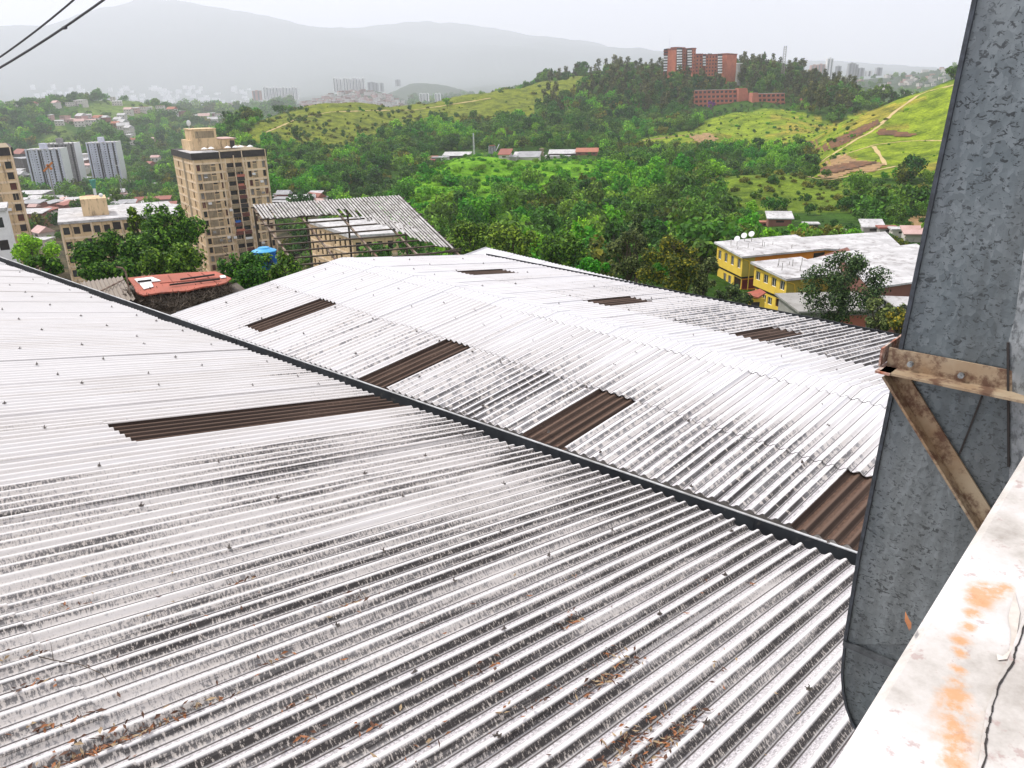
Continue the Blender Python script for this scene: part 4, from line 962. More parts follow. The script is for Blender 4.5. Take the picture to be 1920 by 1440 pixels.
# low tan block in front of the tower
K3 = at(112, 421, 178.); df_, W3, dl_, D3 = foot(K3, 66, -28, 335, 80)
print('block', W3, D3)
root, base, df, dl, nf, nl, z = block('apartment_block', 'low tan apartment block with white flat roof and square cabin, left of the tower', K3, 66, -28, W3, min(D3, 22), 17, 6, 12, M_BEIGE, M_WROOF, 'tan apartment blocks', winw=.62, winh=.5, strip=(2, 5, 8), lcols=3)
D3 = min(D3, 22)
pb = MB(); pb.box(K3+z*.51+df*W3*.20+dl*D3*.25, df*W3*.22, dl*D3*.3, z*3.4); part(pb, 'roof_cabin', M_BEIGE, root)
rb = MB()
for i in range(0, 13, 3): rb.box(base+df*(W3*i/12-.15)+nf*.004, df*.3, nf*.12, z*17)
for i in range(1, 6): rb.box(base+df*.3+nf*.004+z*(17-i*17/6-.2), df*(W3-.6), nf*.06, z*.4)
part(rb, 'cornice', M_BEIGE2, root)
for c_ in (2, 5, 8):
    for f_ in range(6):
        m_ = MB(); m_.box(base+df*(W3*(c_+.1)/12)+z*(17-(f_+1)*17/6+1.0)+nf*.005, df*W3/12*.8, nf*.05, z*1.5); part(m_, 'loggia', M_DARK, root)
dd_ = MB(); c = K3+z*4.2+df*W3*.38+dl*3; dd_.tube([c, c+z*.5], .05, 5); dd_.tube([c+z*.6, c+z*.65-dl*.2], .4, 12, .15); part(dd_, 'satellite_dish', M_WHITE, root)
# tan block seen through the bare frame
K5 = at(661, 447, 118.); df_, W5, dl_, D5 = foot(K5, 78, -33, 800, 579)
print('block5', W5, D5)
root, base, df, dl, nf, nl, z = block('apartment_block', 'tan apartment block seen through the bare roof frame, white flat roof', K5, 78, -33, W5, min(D5, 42), 13, 5, 7, M_BEIGE, M_WROOF, 'tan apartment blocks', winw=.5, winh=.5, lcols=9)
rb = MB()
for i in range(5): rb.box(base+df*.3+nf*.004+z*(13-i*13/5-.2), df*(W5-.6), nf*.06, z*.3); rb.box(base+dl*.3+nl*.004+z*(13-i*13/5-.2), dl*(min(D5, 42)-.6), nl*.06, z*.3)
part(rb, 'cornice', M_BEIGE2, root)
# white building at the left border
block('house', 'white building at the left border in front of the cut-off tower', at(10, 395, 150.)-azv(60)*8, 60, -30, 8, 8, 18, 5, 3, M_WHITE, M_WROOF)
# grey slab towers
def grey_tower(label, xl, xr, yt, yb, d, wallm, az=78, dep=14, ribs=7):
    K = at(xl, yt, d); df = azv(az); W = along(K, df, xr, 0, 200); H = 0
    lo_, hi_ = 5., 120.
    for _ in range(40):
        m_ = (lo_+hi_)/2
        if proj(K-np.array([0, 0, m_]))[1] < yb: lo_ = m_
        else: hi_ = m_
    H = lo_+6
    nfl = 18; root, base, df, dl, nf, nl, z = block('apartment_tower', label, K, az, az-90, W, dep, H, nfl, 9, wallm, M_WROOF, 'grey slab towers', winw=.45, winh=.42, lcols=0, para=.8)
    rb = MB(); 
    for i, fr in enumerate((0, .17, .31, .50, .64, .83, .955)):
        rb.box(base+df*W*fr+nf*.01, df*W*.04, nf*.8, z*(H+1.2))
    part(rb, 'rib', M_GTOWER if wallm is M_GTOWER else M_GTOWER2, root)
    rb = MB(); [rb.box(base+df*W*q_+nf*.012, df*W*w_, nf*.2, z*(H+.4)) for q_, w_ in ((.045, .035), (.36, .05), (.43, .03), (.88, .05), (.70, .03))]; part(rb, 'dark_strip', M_DARK, root)  # dark strips laid on the wall, shade between the ribs put into colour
    rb = MB(); rb.box(K+z*.81+df*W*.38+dl*3, df*W*.16, dl*6, z*3.5); part(rb, 'roof_cabin', wallm, root)
    rb = MB(); rb.box(base+df*(W+.01), df*.6, dl*dep, z*(H+1)); part(rb, 'end_wall', M_WHITE, root)
    return root
grey_tower('middle grey slab tower, darker and partly hidden behind the ribbed one', 82, 138, 272, 338, 700, M_GTOWER2)
grey_tower('front grey slab tower with pale ribs, leftmost of the three grey towers', 47, 112, 283, 352, 640, M_GTOWER)
grey_tower('third grey slab tower, rightmost and standing apart below the green hill', 161, 216, 270, 333, 680, M_GTOWER)

# ---- small houses and sheds
def house(x, y, wpx, hpx, wallm, roofm, label, group, az=None, roofk='flat', cat='house', dist=None, rw=1., dep=None, rs_=None):
    """x, y: foot of the house in the photograph; stands on the ground there"""
    P = on_ground(x, y) if dist is None else at(x, y, dist)
    d = math.hypot(P[0], P[1]); W = wpx/F_PX*d*1.02; H = hpx/F_PX*d*1.05; dep = dep or W*.7; rr = rs_ or random
    az = rr.choice([-20, 0, 15, 30]) if az is None else az
    root = empty('house' if cat == 'house' else cat.replace(' ', '_'), P, label, cat, group, rz=-R(az))
    b_m = MB(); b_m.box((-W/2, 0, -max(3, d*.012)), (W, 0, 0), (0, dep, 0), (0, 0, H+max(3, d*.012))); b_m.build('wall', wallm, root)
    r_m = MB()
    if roofk == 'flat': r_m.box((-W/2-.3, -.3, H+.003), (W+.6, 0, 0), (0, dep+.6, 0), (0, 0, .25))
    elif roofk == 'shed': r_m.hexa([(-W/2-.4, -.4, H+.01), (W/2+.4, -.4, H+.01), (W/2+.4, dep+.4, H+.9*rw), (-W/2-.4, dep+.4, H+.9*rw), (-W/2-.4, -.4, H+.2), (W/2+.4, -.4, H+.2), (W/2+.4, dep+.4, H+1.1*rw), (-W/2-.4, dep+.4, H+1.1*rw)])
    else:
        r_m.prism([(-W/2-.4, -.5, H+.01), (-W/2-.4, dep/2, H+W*.22*rw+.4), (-W/2-.4, dep+.5, H+.01)], (W+.8, 0, 0))
    r_m.build('roof', roofm, root)
    nwin = max(1, min(5, int(W/3))); w_m = MB()
    if hpx > 4:
        nf_ = max(1, min(3, int(H/3))); fh_ = H/nf_
        for f_ in range(nf_):
            for i in range(nwin):
                c_ = -W/2+(i+.5)*W/nwin; k = MB(); k.box((c_-W/nwin*.17, -.03, f_*fh_+fh_*.36), (W/nwin*.34, 0, 0), (0, .028, 0), (0, 0, fh_*.36)); k.build('window', M_DARK, root)
    KEEP.append((P[0], P[1]+dep/2, max(W, dep)*.75+2))
    if 700 < d < 2200:
        for q in (14, 28): KEEP.append((P[0]*(1-q/d), P[1]*(1-q/d), W*.8))
    return root
ROOFS = {'w': M_WROOF, 'r': plain('faded_red_roof', (.30, .10, .07), (.22, .08, .06), .5), 'g': plain('grey_tin_roof', (.36, .36, .37), (.24, .24, .25), .5, .7, 0, .2), 'p': plain('pale_pink_roof', (.55, .38, .35), (.45, .28, .25), .5), 't': plain('terracotta_roof', (.38, .14, .08), (.3, .1, .06), .6)}
WALLS = {'w': plain('off_white_wall', (.62, .58, .54), (.5, .46, .43), .3, .9, 0, .1), 'r': plain('raw_brick_wall', (.27, .12, .09), (.2, .09, .07), .4, .9), 'g': M_CONC, 't': M_BEIGE, 'd': plain('dark_open_side', (.05, .04, .04), (.1, .08, .07), .5), 'p': plain('pink_wall', (.55, .36, .33), (.45, .28, .26), .4), 'y': M_YEL, 'k': plain('magenta_wall', (.50, .06, .18), (.42, .05, .15), 1), 'b': plain('blue_grey_wall', (.14, .18, .30), (.1, .13, .22), 1)}
valley = [  # x, y foot, w, h, wall, roof, kind, words
 (38, 326, 40, 22, 'd', 'g', 'flat', 'dark open-sided shed with pale roof left of the grey towers'),
 (150, 316, 24, 12, 'r', 'w', 'shed', 'white-roofed brick shed between the grey towers'),
 (150, 326, 28, 8, 'w', 'w', 'flat', 'low white shed at the foot of the darker grey tower'),
 (34, 340, 26, 8, 'w', 'w', 'shed', 'small white shed below the dark open-sided shed'),
 (52, 374, 46, 7, 'g', 'w', 'shed', 'pale roofed shed beside the left tower'), (50, 383, 44, 6, 'w', 'w', 'shed', 'long white roof just below another pale roof by the left tower'),
 (60, 400, 30, 14, 'r', 'g', 'shed', 'brick house with grey tin roof behind the low tan block'), (92, 398, 26, 13, 'r', 'g', 'shed', 'brick house with tin roof, second of the brick row'),
 (118, 402, 30, 14, 'r', 'r', 'shed', 'dark red building in the brick row'), (128, 392, 18, 10, 'b', 'g', 'flat', 'blue-grey house beside the magenta wall'), (140, 392, 12, 13, 'k', 'w', 'shed', 'magenta-walled house touching the roof cabin'),
 (74, 410, 34, 10, 'w', 'r', 'shed', 'red roofed house under the brick row'), (60, 424, 38, 18, 'r', 'w', 'shed', 'brick house with white sheet roof between tower and low block'),
 (70, 448, 30, 10, 'w', 'p', 'gable', 'pale pink roof between the left tower and the low block'), (68, 466, 34, 12, 'w', 'w', 'flat', 'white wall house lower between tower and block'),
 (178, 362, 10, 11, 'g', 'w', 'flat', 'tiny pale house by the trees'), (243, 365, 14, 5, 'w', 'y' if 0 else 't', 'shed', 'small ochre roof near the tall pole'),
 (264, 388, 46, 6, 'd', 'w', 'flat', 'long white roof with dark eaves left of the tall tower'), (290, 378, 10, 8, 'g', 'g', 'gable', 'small grey gabled hut left of the tall tower'), (303, 384, 16, 10, 'g', 'g', 'shed', 'grey tin hut against the tall tower'),
 (250, 398, 60, 5, 'w', 'w', 'flat', 'broad white roof behind the low tan block'), (300, 394, 40, 5, 'w', 'w', 'flat', 'white roof between low block and tall tower'),
 (525, 386, 36, 6, 'd', 'w', 'flat', 'white roof just right of the tall tower'), (560, 384, 30, 8, 'w', 'w', 'shed', 'white rubble-edged roof above the slatted roof'), (545, 378, 60, 4, 'g', 'g', 'flat', 'grey roof line above the slatted roof'),
 (291, 304, 13, 7, 'w', 'p', 'gable', 'lone pink roofed house on the green slope left of the tall tower')]
for (x, y, w_, h_, wa, ro, k_, lb) in valley:
    house(x, y, w_, h_, WALLS[wa], ROOFS.get(ro, M_WROOF), lb, None, roofk=k_, az=random.choice([0, 20, 40]))
tr_ = random.Random(21)
for i in range(74):
    x, y = ((tr_.uniform(18, 330), tr_.uniform(372, 412)) if i < 44 else (tr_.uniform(505, 600), tr_.uniform(374, 388)) if i < 54 else (tr_.choice((tr_.uniform(18, 50), tr_.uniform(138, 165), tr_.uniform(215, 300))), tr_.uniform(300, 362)))
    wa = tr_.choice('rrwwgdp'); ro = tr_.choice('wwgrgp')
    house(x, y, tr_.uniform(12, 30), tr_.uniform(5, 11), WALLS[wa], ROOFS[ro], 'small low building with sheet roof packed among others in the valley town', 'low buildings of the valley town', roofk=tr_.choice(['shed', 'flat', 'gable']), rs_=tr_, az=tr_.choice([-15, 10, 35]))
# villas on the green hill
vr = random.Random(11)
vill = [(118, 228, 14), (130, 232, 12), (148, 228, 16), (160, 233, 14), (172, 236, 16), (150, 238, 14), (165, 226, 12), (180, 230, 10), (112, 236, 12), (185, 226, 12), (220, 232, 14), (226, 238, 16), (232, 244, 18), (238, 250, 14), (216, 240, 12), (240, 256, 12),
        (228, 226, 12), (195, 228, 12), (60, 205, 12), (102, 204, 12), (132, 200, 14), (148, 199, 16), (220, 198, 14), (212, 190, 8), (10, 205, 22), (30, 206, 14), (94, 225, 8), (250, 212, 14), (265, 210, 16), (240, 215, 12), (280, 212, 10),
        (320, 212, 14), (335, 218, 14), (350, 214, 12), (368, 225, 16), (384, 228, 18), (400, 232, 16), (415, 230, 14), (380, 220, 14), (395, 222, 12), (410, 224, 12), (425, 226, 12), (300, 208, 12), (345, 206, 12), (440, 205, 12), (452, 215, 10), (475, 212, 14), (490, 216, 12), (430, 200, 8), (462, 208, 10), (250, 272, 10), (283, 268, 10), (240, 262, 12)]
for i, (x, y, w_) in enumerate(vill):
    ro = vr.choice('wwptpw'); wa = vr.choice('wwwwpr'); 
    house(x, y, w_, vr.uniform(5.5, 8.5), WALLS[wa], ROOFS[ro], 'small pale villa with a tiled or white roof on the green hill at the left', 'villas on the left hill', roofk=vr.choice(['gable', 'flat', 'shed']), rs_=vr)
# barrio
def shanty_mass():
    mb = MB(); c_ = 0
    while c_ < 130:
        x = vr.uniform(560, 756); y = vr.uniform(172, 203)
        if y < 170+abs(x-672)**1.35*.045: continue
        P = on_ground(x, y, 2000, 3600); d = math.hypot(P[0], P[1]); c_ += 1
        if d > 3500 or d < 2000: continue
        W = vr.uniform(6, 10)/F_PX*d; H = vr.uniform(3.5, 5.5)/F_PX*d; mb.mi = vr.choice([0, 0, 1, 2]); mb.cbox(P-np.array([0, 0, H*.6]), W, W*.7, H*1.6, vr.uniform(0, 1)); mb.mi = 3; mb.cbox(P+np.array([0, 0, H*1.0]), W*1.06, W*.76, .8, 0)
    tag(mb.build('shanty_town', [WALLS['w'], WALLS['p'], WALLS['r'], M_WROOF]), 'dense mass of tiny shanty roofs filling the hill between the single houses', 'shanty town', kind='stuff')
shanty_mass()
for i in range(72):
    for _ in range(50):
        x = vr.uniform(560, 756); top = 170+abs(x-672)**1.35*.045; y = vr.uniform(top, 203)
        if y > top: break
    P = on_ground(x, y, 2000, 3600); d = math.hypot(P[0], P[1])
    if d > 3500 or d < 2000: continue
    house(x, y, vr.uniform(6, 10), vr.uniform(3.5, 6), WALLS[vr.choice('wwprwp')], ROOFS[vr.choice('wpgwtw')], 'small house packed into the dense hillside shanty town below the white towers', 'houses of the hillside shanty town', cat='house', dist=d, roofk='flat', rs_=vr)
# distant towers
def far_tower(x, yt, yb, w_, d, m1, m2, label, group, dep=14, ribs=0):
    P = at(x, yb, d); Hm = (yb-yt)/F_PX*d*1.03; W = w_/F_PX*d
    root = empty('tower_block', P-np.array([0, 0, Hm*.15]), label, 'building', group); k = MB(); H2 = Hm*1.15
    k.box((-W/2, 0, 0), (W, 0, 0), (0, dep, 0), (0, 0, H2)); k.build('wall', m1, root)
    k = MB(); nn = max(1, int(w_/5)); 
    for i in range(nn): k.box((-W/2+W*(i+.3)/nn, -.6, H2*.02), (W*.35/nn, 0, 0), (0, .58, 0), (0, 0, H2*.94))
    k.build('window_strip', m2, root)
    k = MB(); k.box((-W*.15, dep*.3, H2+.01), (W*.3, 0, 0), (0, dep*.4, 0), (0, 0, Hm*.06)); k.build('roof_cabin', m1, root); return root
FT = [M_WHITE, plain('far_grey_strip', (.2, .2, .21), (.14, .14, .15), .05), plain('far_pinkish_wall', (.45, .26, .22), (.36, .2, .17), .02), plain('far_grey_wall', (.36, .36, .38), (.3, .3, .32), .02)]
for i, x in enumerate((628, 633.5, 640, 647, 652, 658, 664, 670, 676, 682)): far_tower(x, 150 + (i % 3)*.8, 169, 4.4, 3000, M_WHITE, FT[1], 'white high-rise in the close row on top of the shanty town hill', 'white high-rises above the shanty town')
for i, x in enumerate((497, 503, 509, 515, 521, 527, 533, 539, 545, 551, 557)): far_tower(x, 167 + (i % 3)*.6, 184, 4.3, 3400, M_WHITE, FT[1], 'white high-rise in the far row left of the shanty town', 'far row of white high-rises')
far_tower(482, 173, 186, 14, 3000, FT[2], FT[1], 'pinkish block at the left end of the far row of high-rises', None)
far_tower(697, 157, 171, 13, 3300, FT[3], FT[1], 'grey slab right of the white high-rises on the shanty town', None); far_tower(707, 158, 170, 5, 3300, FT[3], FT[1], 'thin grey slab, left of the last pair above the shanty town', None); far_tower(716, 158, 170, 6, 3300, FT[3], FT[1], 'grey slab at the right end of the shanty town ridge', None)
far_tower(746, 151, 160, 9, 4150, FT[3], FT[1], 'single grey block on the shoulder of the far green hill', None)
for x in (790, 796, 802, 818, 824): far_tower(x, 178, 193, 4.8, 2300, M_WHITE, FT[1], 'white high-rise peeping over the grassy ridge', 'white high-rises behind the grassy ridge')
for (x, yt, yb, w_, m_) in ((1526, 127, 145, 12, 2), (1538, 126, 145, 12, 2), (1554, 117, 144, 10, 0), (1596, 124, 143, 11, 3), (1604, 126, 143, 6, 3), (1615, 131, 143, 8, 3), (1648, 130, 140, 9, 3), (1572, 128, 142, 7, 3), (1630, 135, 142, 8, 0)):
    far_tower(x, yt, yb, w_, 2700, FT[m_], FT[1], 'hazy far high-rise on the skyline right of the wooded hilltop', 'far skyline high-rises at the right')
for i in range(26):
    x = vr.uniform(1515, 1625); y = vr.uniform(158, 172)
    far_tower(x, y-vr.uniform(5, 9), y, vr.uniform(4, 8), 2300+vr.uniform(-100, 100), FT[2], FT[1], 'hazy pinkish apartment block in the low quarter behind the wooded hill', 'hazy pinkish blocks')
for i in range(56):
    x = vr.uniform(1640, 1800); y = vr.uniform(130, 178); t0_ = 150-(x-1640)*.16
    if y < t0_: continue
    P = on_ground(x, y, 1500, 3400); d = math.hypot(P[0], P[1])
    house(x, y, vr.uniform(5, 11), vr.uniform(2.5, 4.5), WALLS[vr.choice('wwpw')], ROOFS[vr.choice('wptw')], 'hazy pale house on the far hillside at the upper right', 'hazy houses on the far right hill', dist=min(d, 3300), roofk='flat', rs_=vr)
# far city at the foot of the mountain
for i in range(120):
    x = abs(vr.gauss(0, 1))*0+vr.uniform(60, 470); y = vr.uniform(166, 200); d = 4600+ (200-y)*110
    if vr.random() < .35: x = vr.uniform(280, 420); 
    h_ = vr.uniform(2.5, 7)
    P = on_ground(x, y, 3500, 9800); d = math.hypot(P[0], P[1])
    root = house(x, y, vr.uniform(4, 9), h_, M_WHITE, M_WHITE, 'tiny pale building of the hazy city at the foot of the mountain', 'buildings of the hazy far city', dist=d, roofk='flat', rs_=vr, cat='building', dep=20)

# ---- industrial sheds on the middle terrace
for (x, y, w_, h_, wa, ro, k_, lb) in [
 (1062, 292, 66, 5, 'd', 'w', 'shed', 'long white-roofed shed on the wooded terrace'), (1100, 290, 40, 6, 'r', 't', 'shed', 'red-roofed end shed beside the long white one'), (1045, 296, 46, 4, 'w', 'w', 'flat', 'low white shed in front of the long one'),
 (1000, 292, 34, 5, 'd', 'w', 'flat', 'white flat roof left of the stone chimney'), (975, 298, 24, 6, 'r', 'w', 'shed', 'red-walled shed with white roof on the terrace'), (990, 299, 40, 5, 'w', 'g', 'shed', 'pale grey shed in front of the terrace row'),
 (945, 297, 20, 8, 'w', 'r', 'shed', 'small red-roofed hut on the terrace'), (958, 299, 18, 5, 'g', 'g', 'flat', 'grey hut between the red hut and the sheds'),
 (855, 295, 50, 4, 'd', 'w', 'shed', 'long pale roof at the left end of the terrace'), (822, 303, 26, 9, 'g', 'g', 'flat', 'ruined grey wall house at the left end of the terrace'), (832, 304, 10, 10, 'w', 'g', 'flat', 'pale square tank house beside the ruined one'), (808, 305, 14, 6, 'r', 'r', 'shed', 'small brick hut at the far left of the terrace')]:
    house(x, y+1, w_*.95, h_*.8, WALLS[wa], ROOFS[ro], lb, None, roofk=k_, az=8, rw=1.6, dep=8)
P = on_ground(923, 289); d = math.hypot(P[0], P[1]); s_ = d/F_PX
root = empty('silo', P, 'grey silo plant with three tubes and a slanting pipe above the bright green hump', 'silo'); KEEP.append((P[0], P[1], 8))
for i in range(3): k = MB(); k.tube([((i-1)*4.5*s_, 0, -4), ((i-1)*4.5*s_, 0, 14*s_)], 2.2*s_, 10); k.build('tank', ROOFS['g'], root)
k = MB(); k.box((-5*s_, -2*s_, 14*s_+.01), (10*s_, 0, 0), (0, 4*s_, 0), (0, 0, 1.5*s_)); k.build('roof', ROOFS['t'], root); k = MB(); k.tube([(7*s_, 0, 6*s_), (13*s_, 0, 17*s_)], .8*s_, 6); k.build('pipe', M_WHITE, root)
P = on_ground(889, 292); root = empty('lattice_mast', P, 'thin white lattice mast left of the silo plant', 'mast')
k = MB(); h_ = 39/F_PX*math.hypot(P[0], P[1])
for (a, b) in ((-.5, -.3), (.5, -.3), (0, .5)): k.tube([(a, b, -2), (a*.5, b*.5, h_)], .06, 4)
for i in range(16): z0 = h_*i/16; k.tube([(-.5+.25*i/16, -.3, z0), (.5-.25*i/16, -.3, z0+h_/16)], .06, 4); 
k.build('lattice', M_WHITE, root)
P = on_ground(1016, 297); root = empty('chimney', P, 'small stone chimney among the white terrace sheds', 'chimney'); k = MB(); k.tube([(0, 0, -2), (0, 0, 4.5)], 1.1, 8, .9); k.build('stack', M_PANEL, root); k = MB(); k.tube([(0, 0, 4.5), (0, 0, 5.2)], 1.3, 8, 1.3); k.build('cap', M_PANEL, root)

# ---- hilltop tower block (brick)
def hilltop():
    root = empty('apartment_tower', (0, 0, 0), 'large red brick apartment block with curved white balconies on top of the wooded hill', 'building')
    d = 800.; s = d/F_PX; z = np.array([0, 0, 1.]); 
    def seg(x0, x1, yt, yb, d0, d1, mat, nm='wall', dep=14, rows=0, cols=0):
        A_1, B_1 = at(x0, yt, d0), at(x1, yt, d1); H = (yb-yt)/F_PX*d0*1.05; dx = B_1-A_1; dx[2] = 0; W = np.linalg.norm(dx); u = dx/W; nn = outn(u, np.array([0, 1., 0])); 
        k = MB(); ops = []
        if rows:
            fhh = H/rows
            for r_i in range(rows):
                for c_i in range(cols): xc = (c_i+.5)*W/cols; ops.append((xc-W/cols*.22, xc+W/cols*.22, H-(r_i+1)*fhh+fhh*.3, H-(r_i+1)*fhh+fhh*.75))
        facade(k, A_1-z*H, u, W, H, ops, nn, .4); k.box(A_1-z*H-nn*.41, u*W, -nn*dep, z*(H-.01)); part(k, nm, mat, root)
        if ops:
            for o in ops:
                put_window(root, A_1-z*H+u*o[0]+z*o[2], u, nn, o[1]-o[0], o[3]-o[2], M_DARK, M_CHAR, .38, mull=0)
        k = MB(); k.box(A_1+u*-.2-nn*-.3+z*.002, u*(W+.4), -nn*(dep+.6), z*1.1); part(k, 'parapet', M_BRICKD, root)
        return A_1, u, W, H, nn
    def balc(x, yt, n_, dy, wpx, d0, mat=M_WHITE):
        for i in range(n_):
            P = at(x, yt+dy*i, d0-2.2); W = wpx/F_PX*d0; k = MB()
            ps = [np.array([math.cos(a_1)*W/2, -math.sin(a_1)*1.8, 0]) for a_1 in np.linspace(0, math.pi, 7)]
            k.prism([P+q for q in ps], z*1.25); part(k, 'balcony', mat, root)
            k = MB(); k.box(P+np.array([-W/2, .3, 1.27]), (W, 0, 0), (0, 1.0, 0), (0, 0, 1.6)); part(k, 'loggia', M_DARK, root)
    seg(1246, 1268, 95, 140, 806, 796, M_BRICK, dep=16)
    for i in range(9):
        P = at(1244, 97.5+i*5.1, 803); k = MB(); k.box(P, (7.5, -1.5, 0), (.5, 2, 0), z*1.3); part(k, 'balcony', M_WHITE if 2 <= i <= 7 else M_BRICKD, root)
        k = MB(); k.box(P+np.array([.2, -.0, 1.32]), (7.2, -1.4, 0), (.4, 1.5, 0), z*1.35); part(k, 'loggia', M_DARK, root)
    seg(1258, 1270, 91, 140, 800, 797, M_BRICK, dep=16); seg(1270, 1282, 92, 135, 797, 803, M_BRICKD, dep=14, rows=8, cols=1); balc(1274, 96, 8, 4.9, 9, 798)
    seg(1282, 1290, 93, 130, 801, 806, M_BRICK, rows=7, cols=2); seg(1290, 1297, 94, 128, 804, 808, M_BRICKD); balc(1293, 97, 7, 4.9, 7.5, 802); seg(1297, 1305, 92, 128, 806, 810, M_BRICK, rows=7, cols=2)
    seg(1305, 1318, 103, 135, 812, 814, M_BRICK, rows=6, cols=2, dep=12); balc(1320.5, 108.5, 4, 4.9, 5, 812); seg(1318, 1324, 103.5, 135, 814, 815, M_BRICKD); seg(1324, 1346, 104, 135, 813, 813, M_BRICK, rows=6, cols=4, dep=12)
    seg(1346, 1354, 103, 142, 812, 810, M_BRICKD); balc(1350, 108, 7, 4.9, 7.5, 808); seg(1354, 1364, 102.5, 136, 810, 808, M_BRICK, rows=6, cols=2); seg(1364, 1382, 103, 146, 804, 812, M_BRICK, dep=14)
    k = MB(); P = at(1255, 92, 803); k.tube([P, P+z*13], .22, 5, .06); part(k, 'antenna', M_WHITE, root)
    for x in np.linspace(1250, 1380, 10): P = at(x, 120, 815); KEEP.append((P[0], P[1], 7)); KEEP.append((P[0], P[1]-8, 5))
    g_2 = empty('water_tower', at(1384, 150, 800), 'pale grey concrete cylinder at the right foot of the brick hilltop block', 'tank'); k = MB(); k.tube([(0, 0, -6), (0, 0, 14)], 2.6, 10); k.build('shaft', M_CONC, g_2); k = MB(); k.tube([(0, 0, 14), (0, 0, 14.5)], 2.9, 10); k.build('cap', M_WHITE, g_2)
hilltop()
for (x0, x1, yt, yb, lab, g2) in ((1302, 1394, 174, 203, 'long stepped pinkish-red terrace housing below the brick hilltop block', 'terraced red housing'), (1408, 1466, 181, 209, 'stepped red terrace housing with a blank gable, second below the hilltop', 'terraced red housing'), (1506, 1532, 189, 199, 'short low piece of red housing among the trees, right of the gabled one', 'terraced red housing')):
    d = 735.; root = empty('terrace_housing', (0, 0, 0), lab, 'building', g2); P = at(x0, yb, d); W = (x1-x0)/F_PX*d; H = (yb-yt)/F_PX*d; nfl = 4 if H > 9 else 3; z = np.array([0, 0, 1.])
    gw_ = W*.2
    for i in range(nfl):
        k = MB(); k.box(P+np.array([gw_ if x0 > 1400 else 0, i*1.6, H*i/nfl-4*(i == 0)]), (W-gw_, 0, 0), (0, 12-i*1.6, 0), z*(H/nfl+4*(i == 0)-.02)); part(k, 'wall', M_PINKT, root)
        k = MB()
        nb = int((W-gw_)/3.4)
        for j in range(nb):
            k2 = MB(); k2.box(P+np.array([(gw_ if x0 > 1400 else 0)+(j+.2)*(W-gw_)/nb, i*1.6-.05, H*i/nfl+H/nfl*.25]), ((W-gw_)/nb*.62, 0, 0), (0, .045, 0), z*H/nfl*.5); part(k2, 'window', M_DARK, root)
        k = MB(); k.box(P+np.array([gw_ if x0 > 1400 else 0, i*1.6-.5, H*(i+1)/nfl-.018]), (W-gw_, 0, 0), (0, 1.9, 0), z*.18); part(k, 'ledge', M_WHITE if i == nfl-1 else M_PINKT, root)
    gx = 0 if x0 > 1400 else W-gw_
    k = MB(); k.prism([P+np.array([gx, -.4, -4]), P+np.array([gx+gw_, -.4, -4]), P+np.array([gx+gw_+.8, -.4, H*.45]), P+np.array([gx+gw_*.8, -.4, H+.8]), P+np.array([gx+.1, -.4, H+.8])], (0, 11, 0)); part(k, 'gable', M_PINKT, root)
    KEEP.append((P[0]+W/2, P[1]+5, W*.5)); KEEP.append((P[0]+W*.25, P[1]-6, 9)); KEEP.append((P[0]+W*.75, P[1]-6, 9))
P = on_ground(1470, 148, 700, 900); root = empty('lattice_mast', at(1468, 135, 805), 'grey lattice radio mast on the wooded hilltop', 'mast'); k = MB()
for sx in (-1.2, 1.2):
    for sy in (-1, 1): k.tube([(sx, sy, -6), (sx*.8, sy*.8, 22)], .16, 4)
for i in range(14): z0 = i*2-6; k.tube([(-1.2, -1, z0), (1.2, -1, z0+2)], .1, 4); k.tube([(1.2, -1, z0), (-1.2, -1, z0+2)], .1, 4)
k.build('lattice', M_CONC, root)
P = on_ground(228, 345); root = empty('lamp_post', at(231, 364, 480), 'tall thin pole with flags between the grey towers and the tall tan tower', 'pole'); k = MB(); k.tube([(0, 0, -3), (-1.2, 0, 19)], .22, 6, .12); k.build('pole', M_CONC, root); k = MB(); k.tube([(-1.6, 0, 15), (1.3, 0, 15.4)], .12, 5); k.build('arm', M_WHITE, root)
P = at(105, 376, 430); root = empty('tower_crane', P, 'small orange crane jib in front of the front grey tower', 'crane'); k = MB(); k.tube([(0, 0, -3), (-.4, 0, 15)], .3, 5); k.build('mast', M_CONC, root); k = MB(); k.bar((-2.6, 0, 13.4), (2.2, 0, 17.3), .5, .8); k.bar((-.6, 0, 16.4), (1.4, 0, 14.2), .5, 1.0); k.build('jib', plain('orange_steel', (.6, .2, .03), (.5, .17, .03), 1), root)
P = at(178, 361, 470); root = empty('water_tank', P, 'small green funnel-shaped tank on a white stem in the valley trees', 'tank'); k = MB(); k.tube([(0, 0, -2), (0, 0, 2.2)], .7, 8); k.build('stem', M_WHITE, root); k = MB(); k.tube([(0, 0, 2.2), (0, 0, 6.5)], .8, 10, 1.7); k.build('tank', plain('sea_green_paint', (.03, .28, .2), (.03, .22, .16), 1), root)
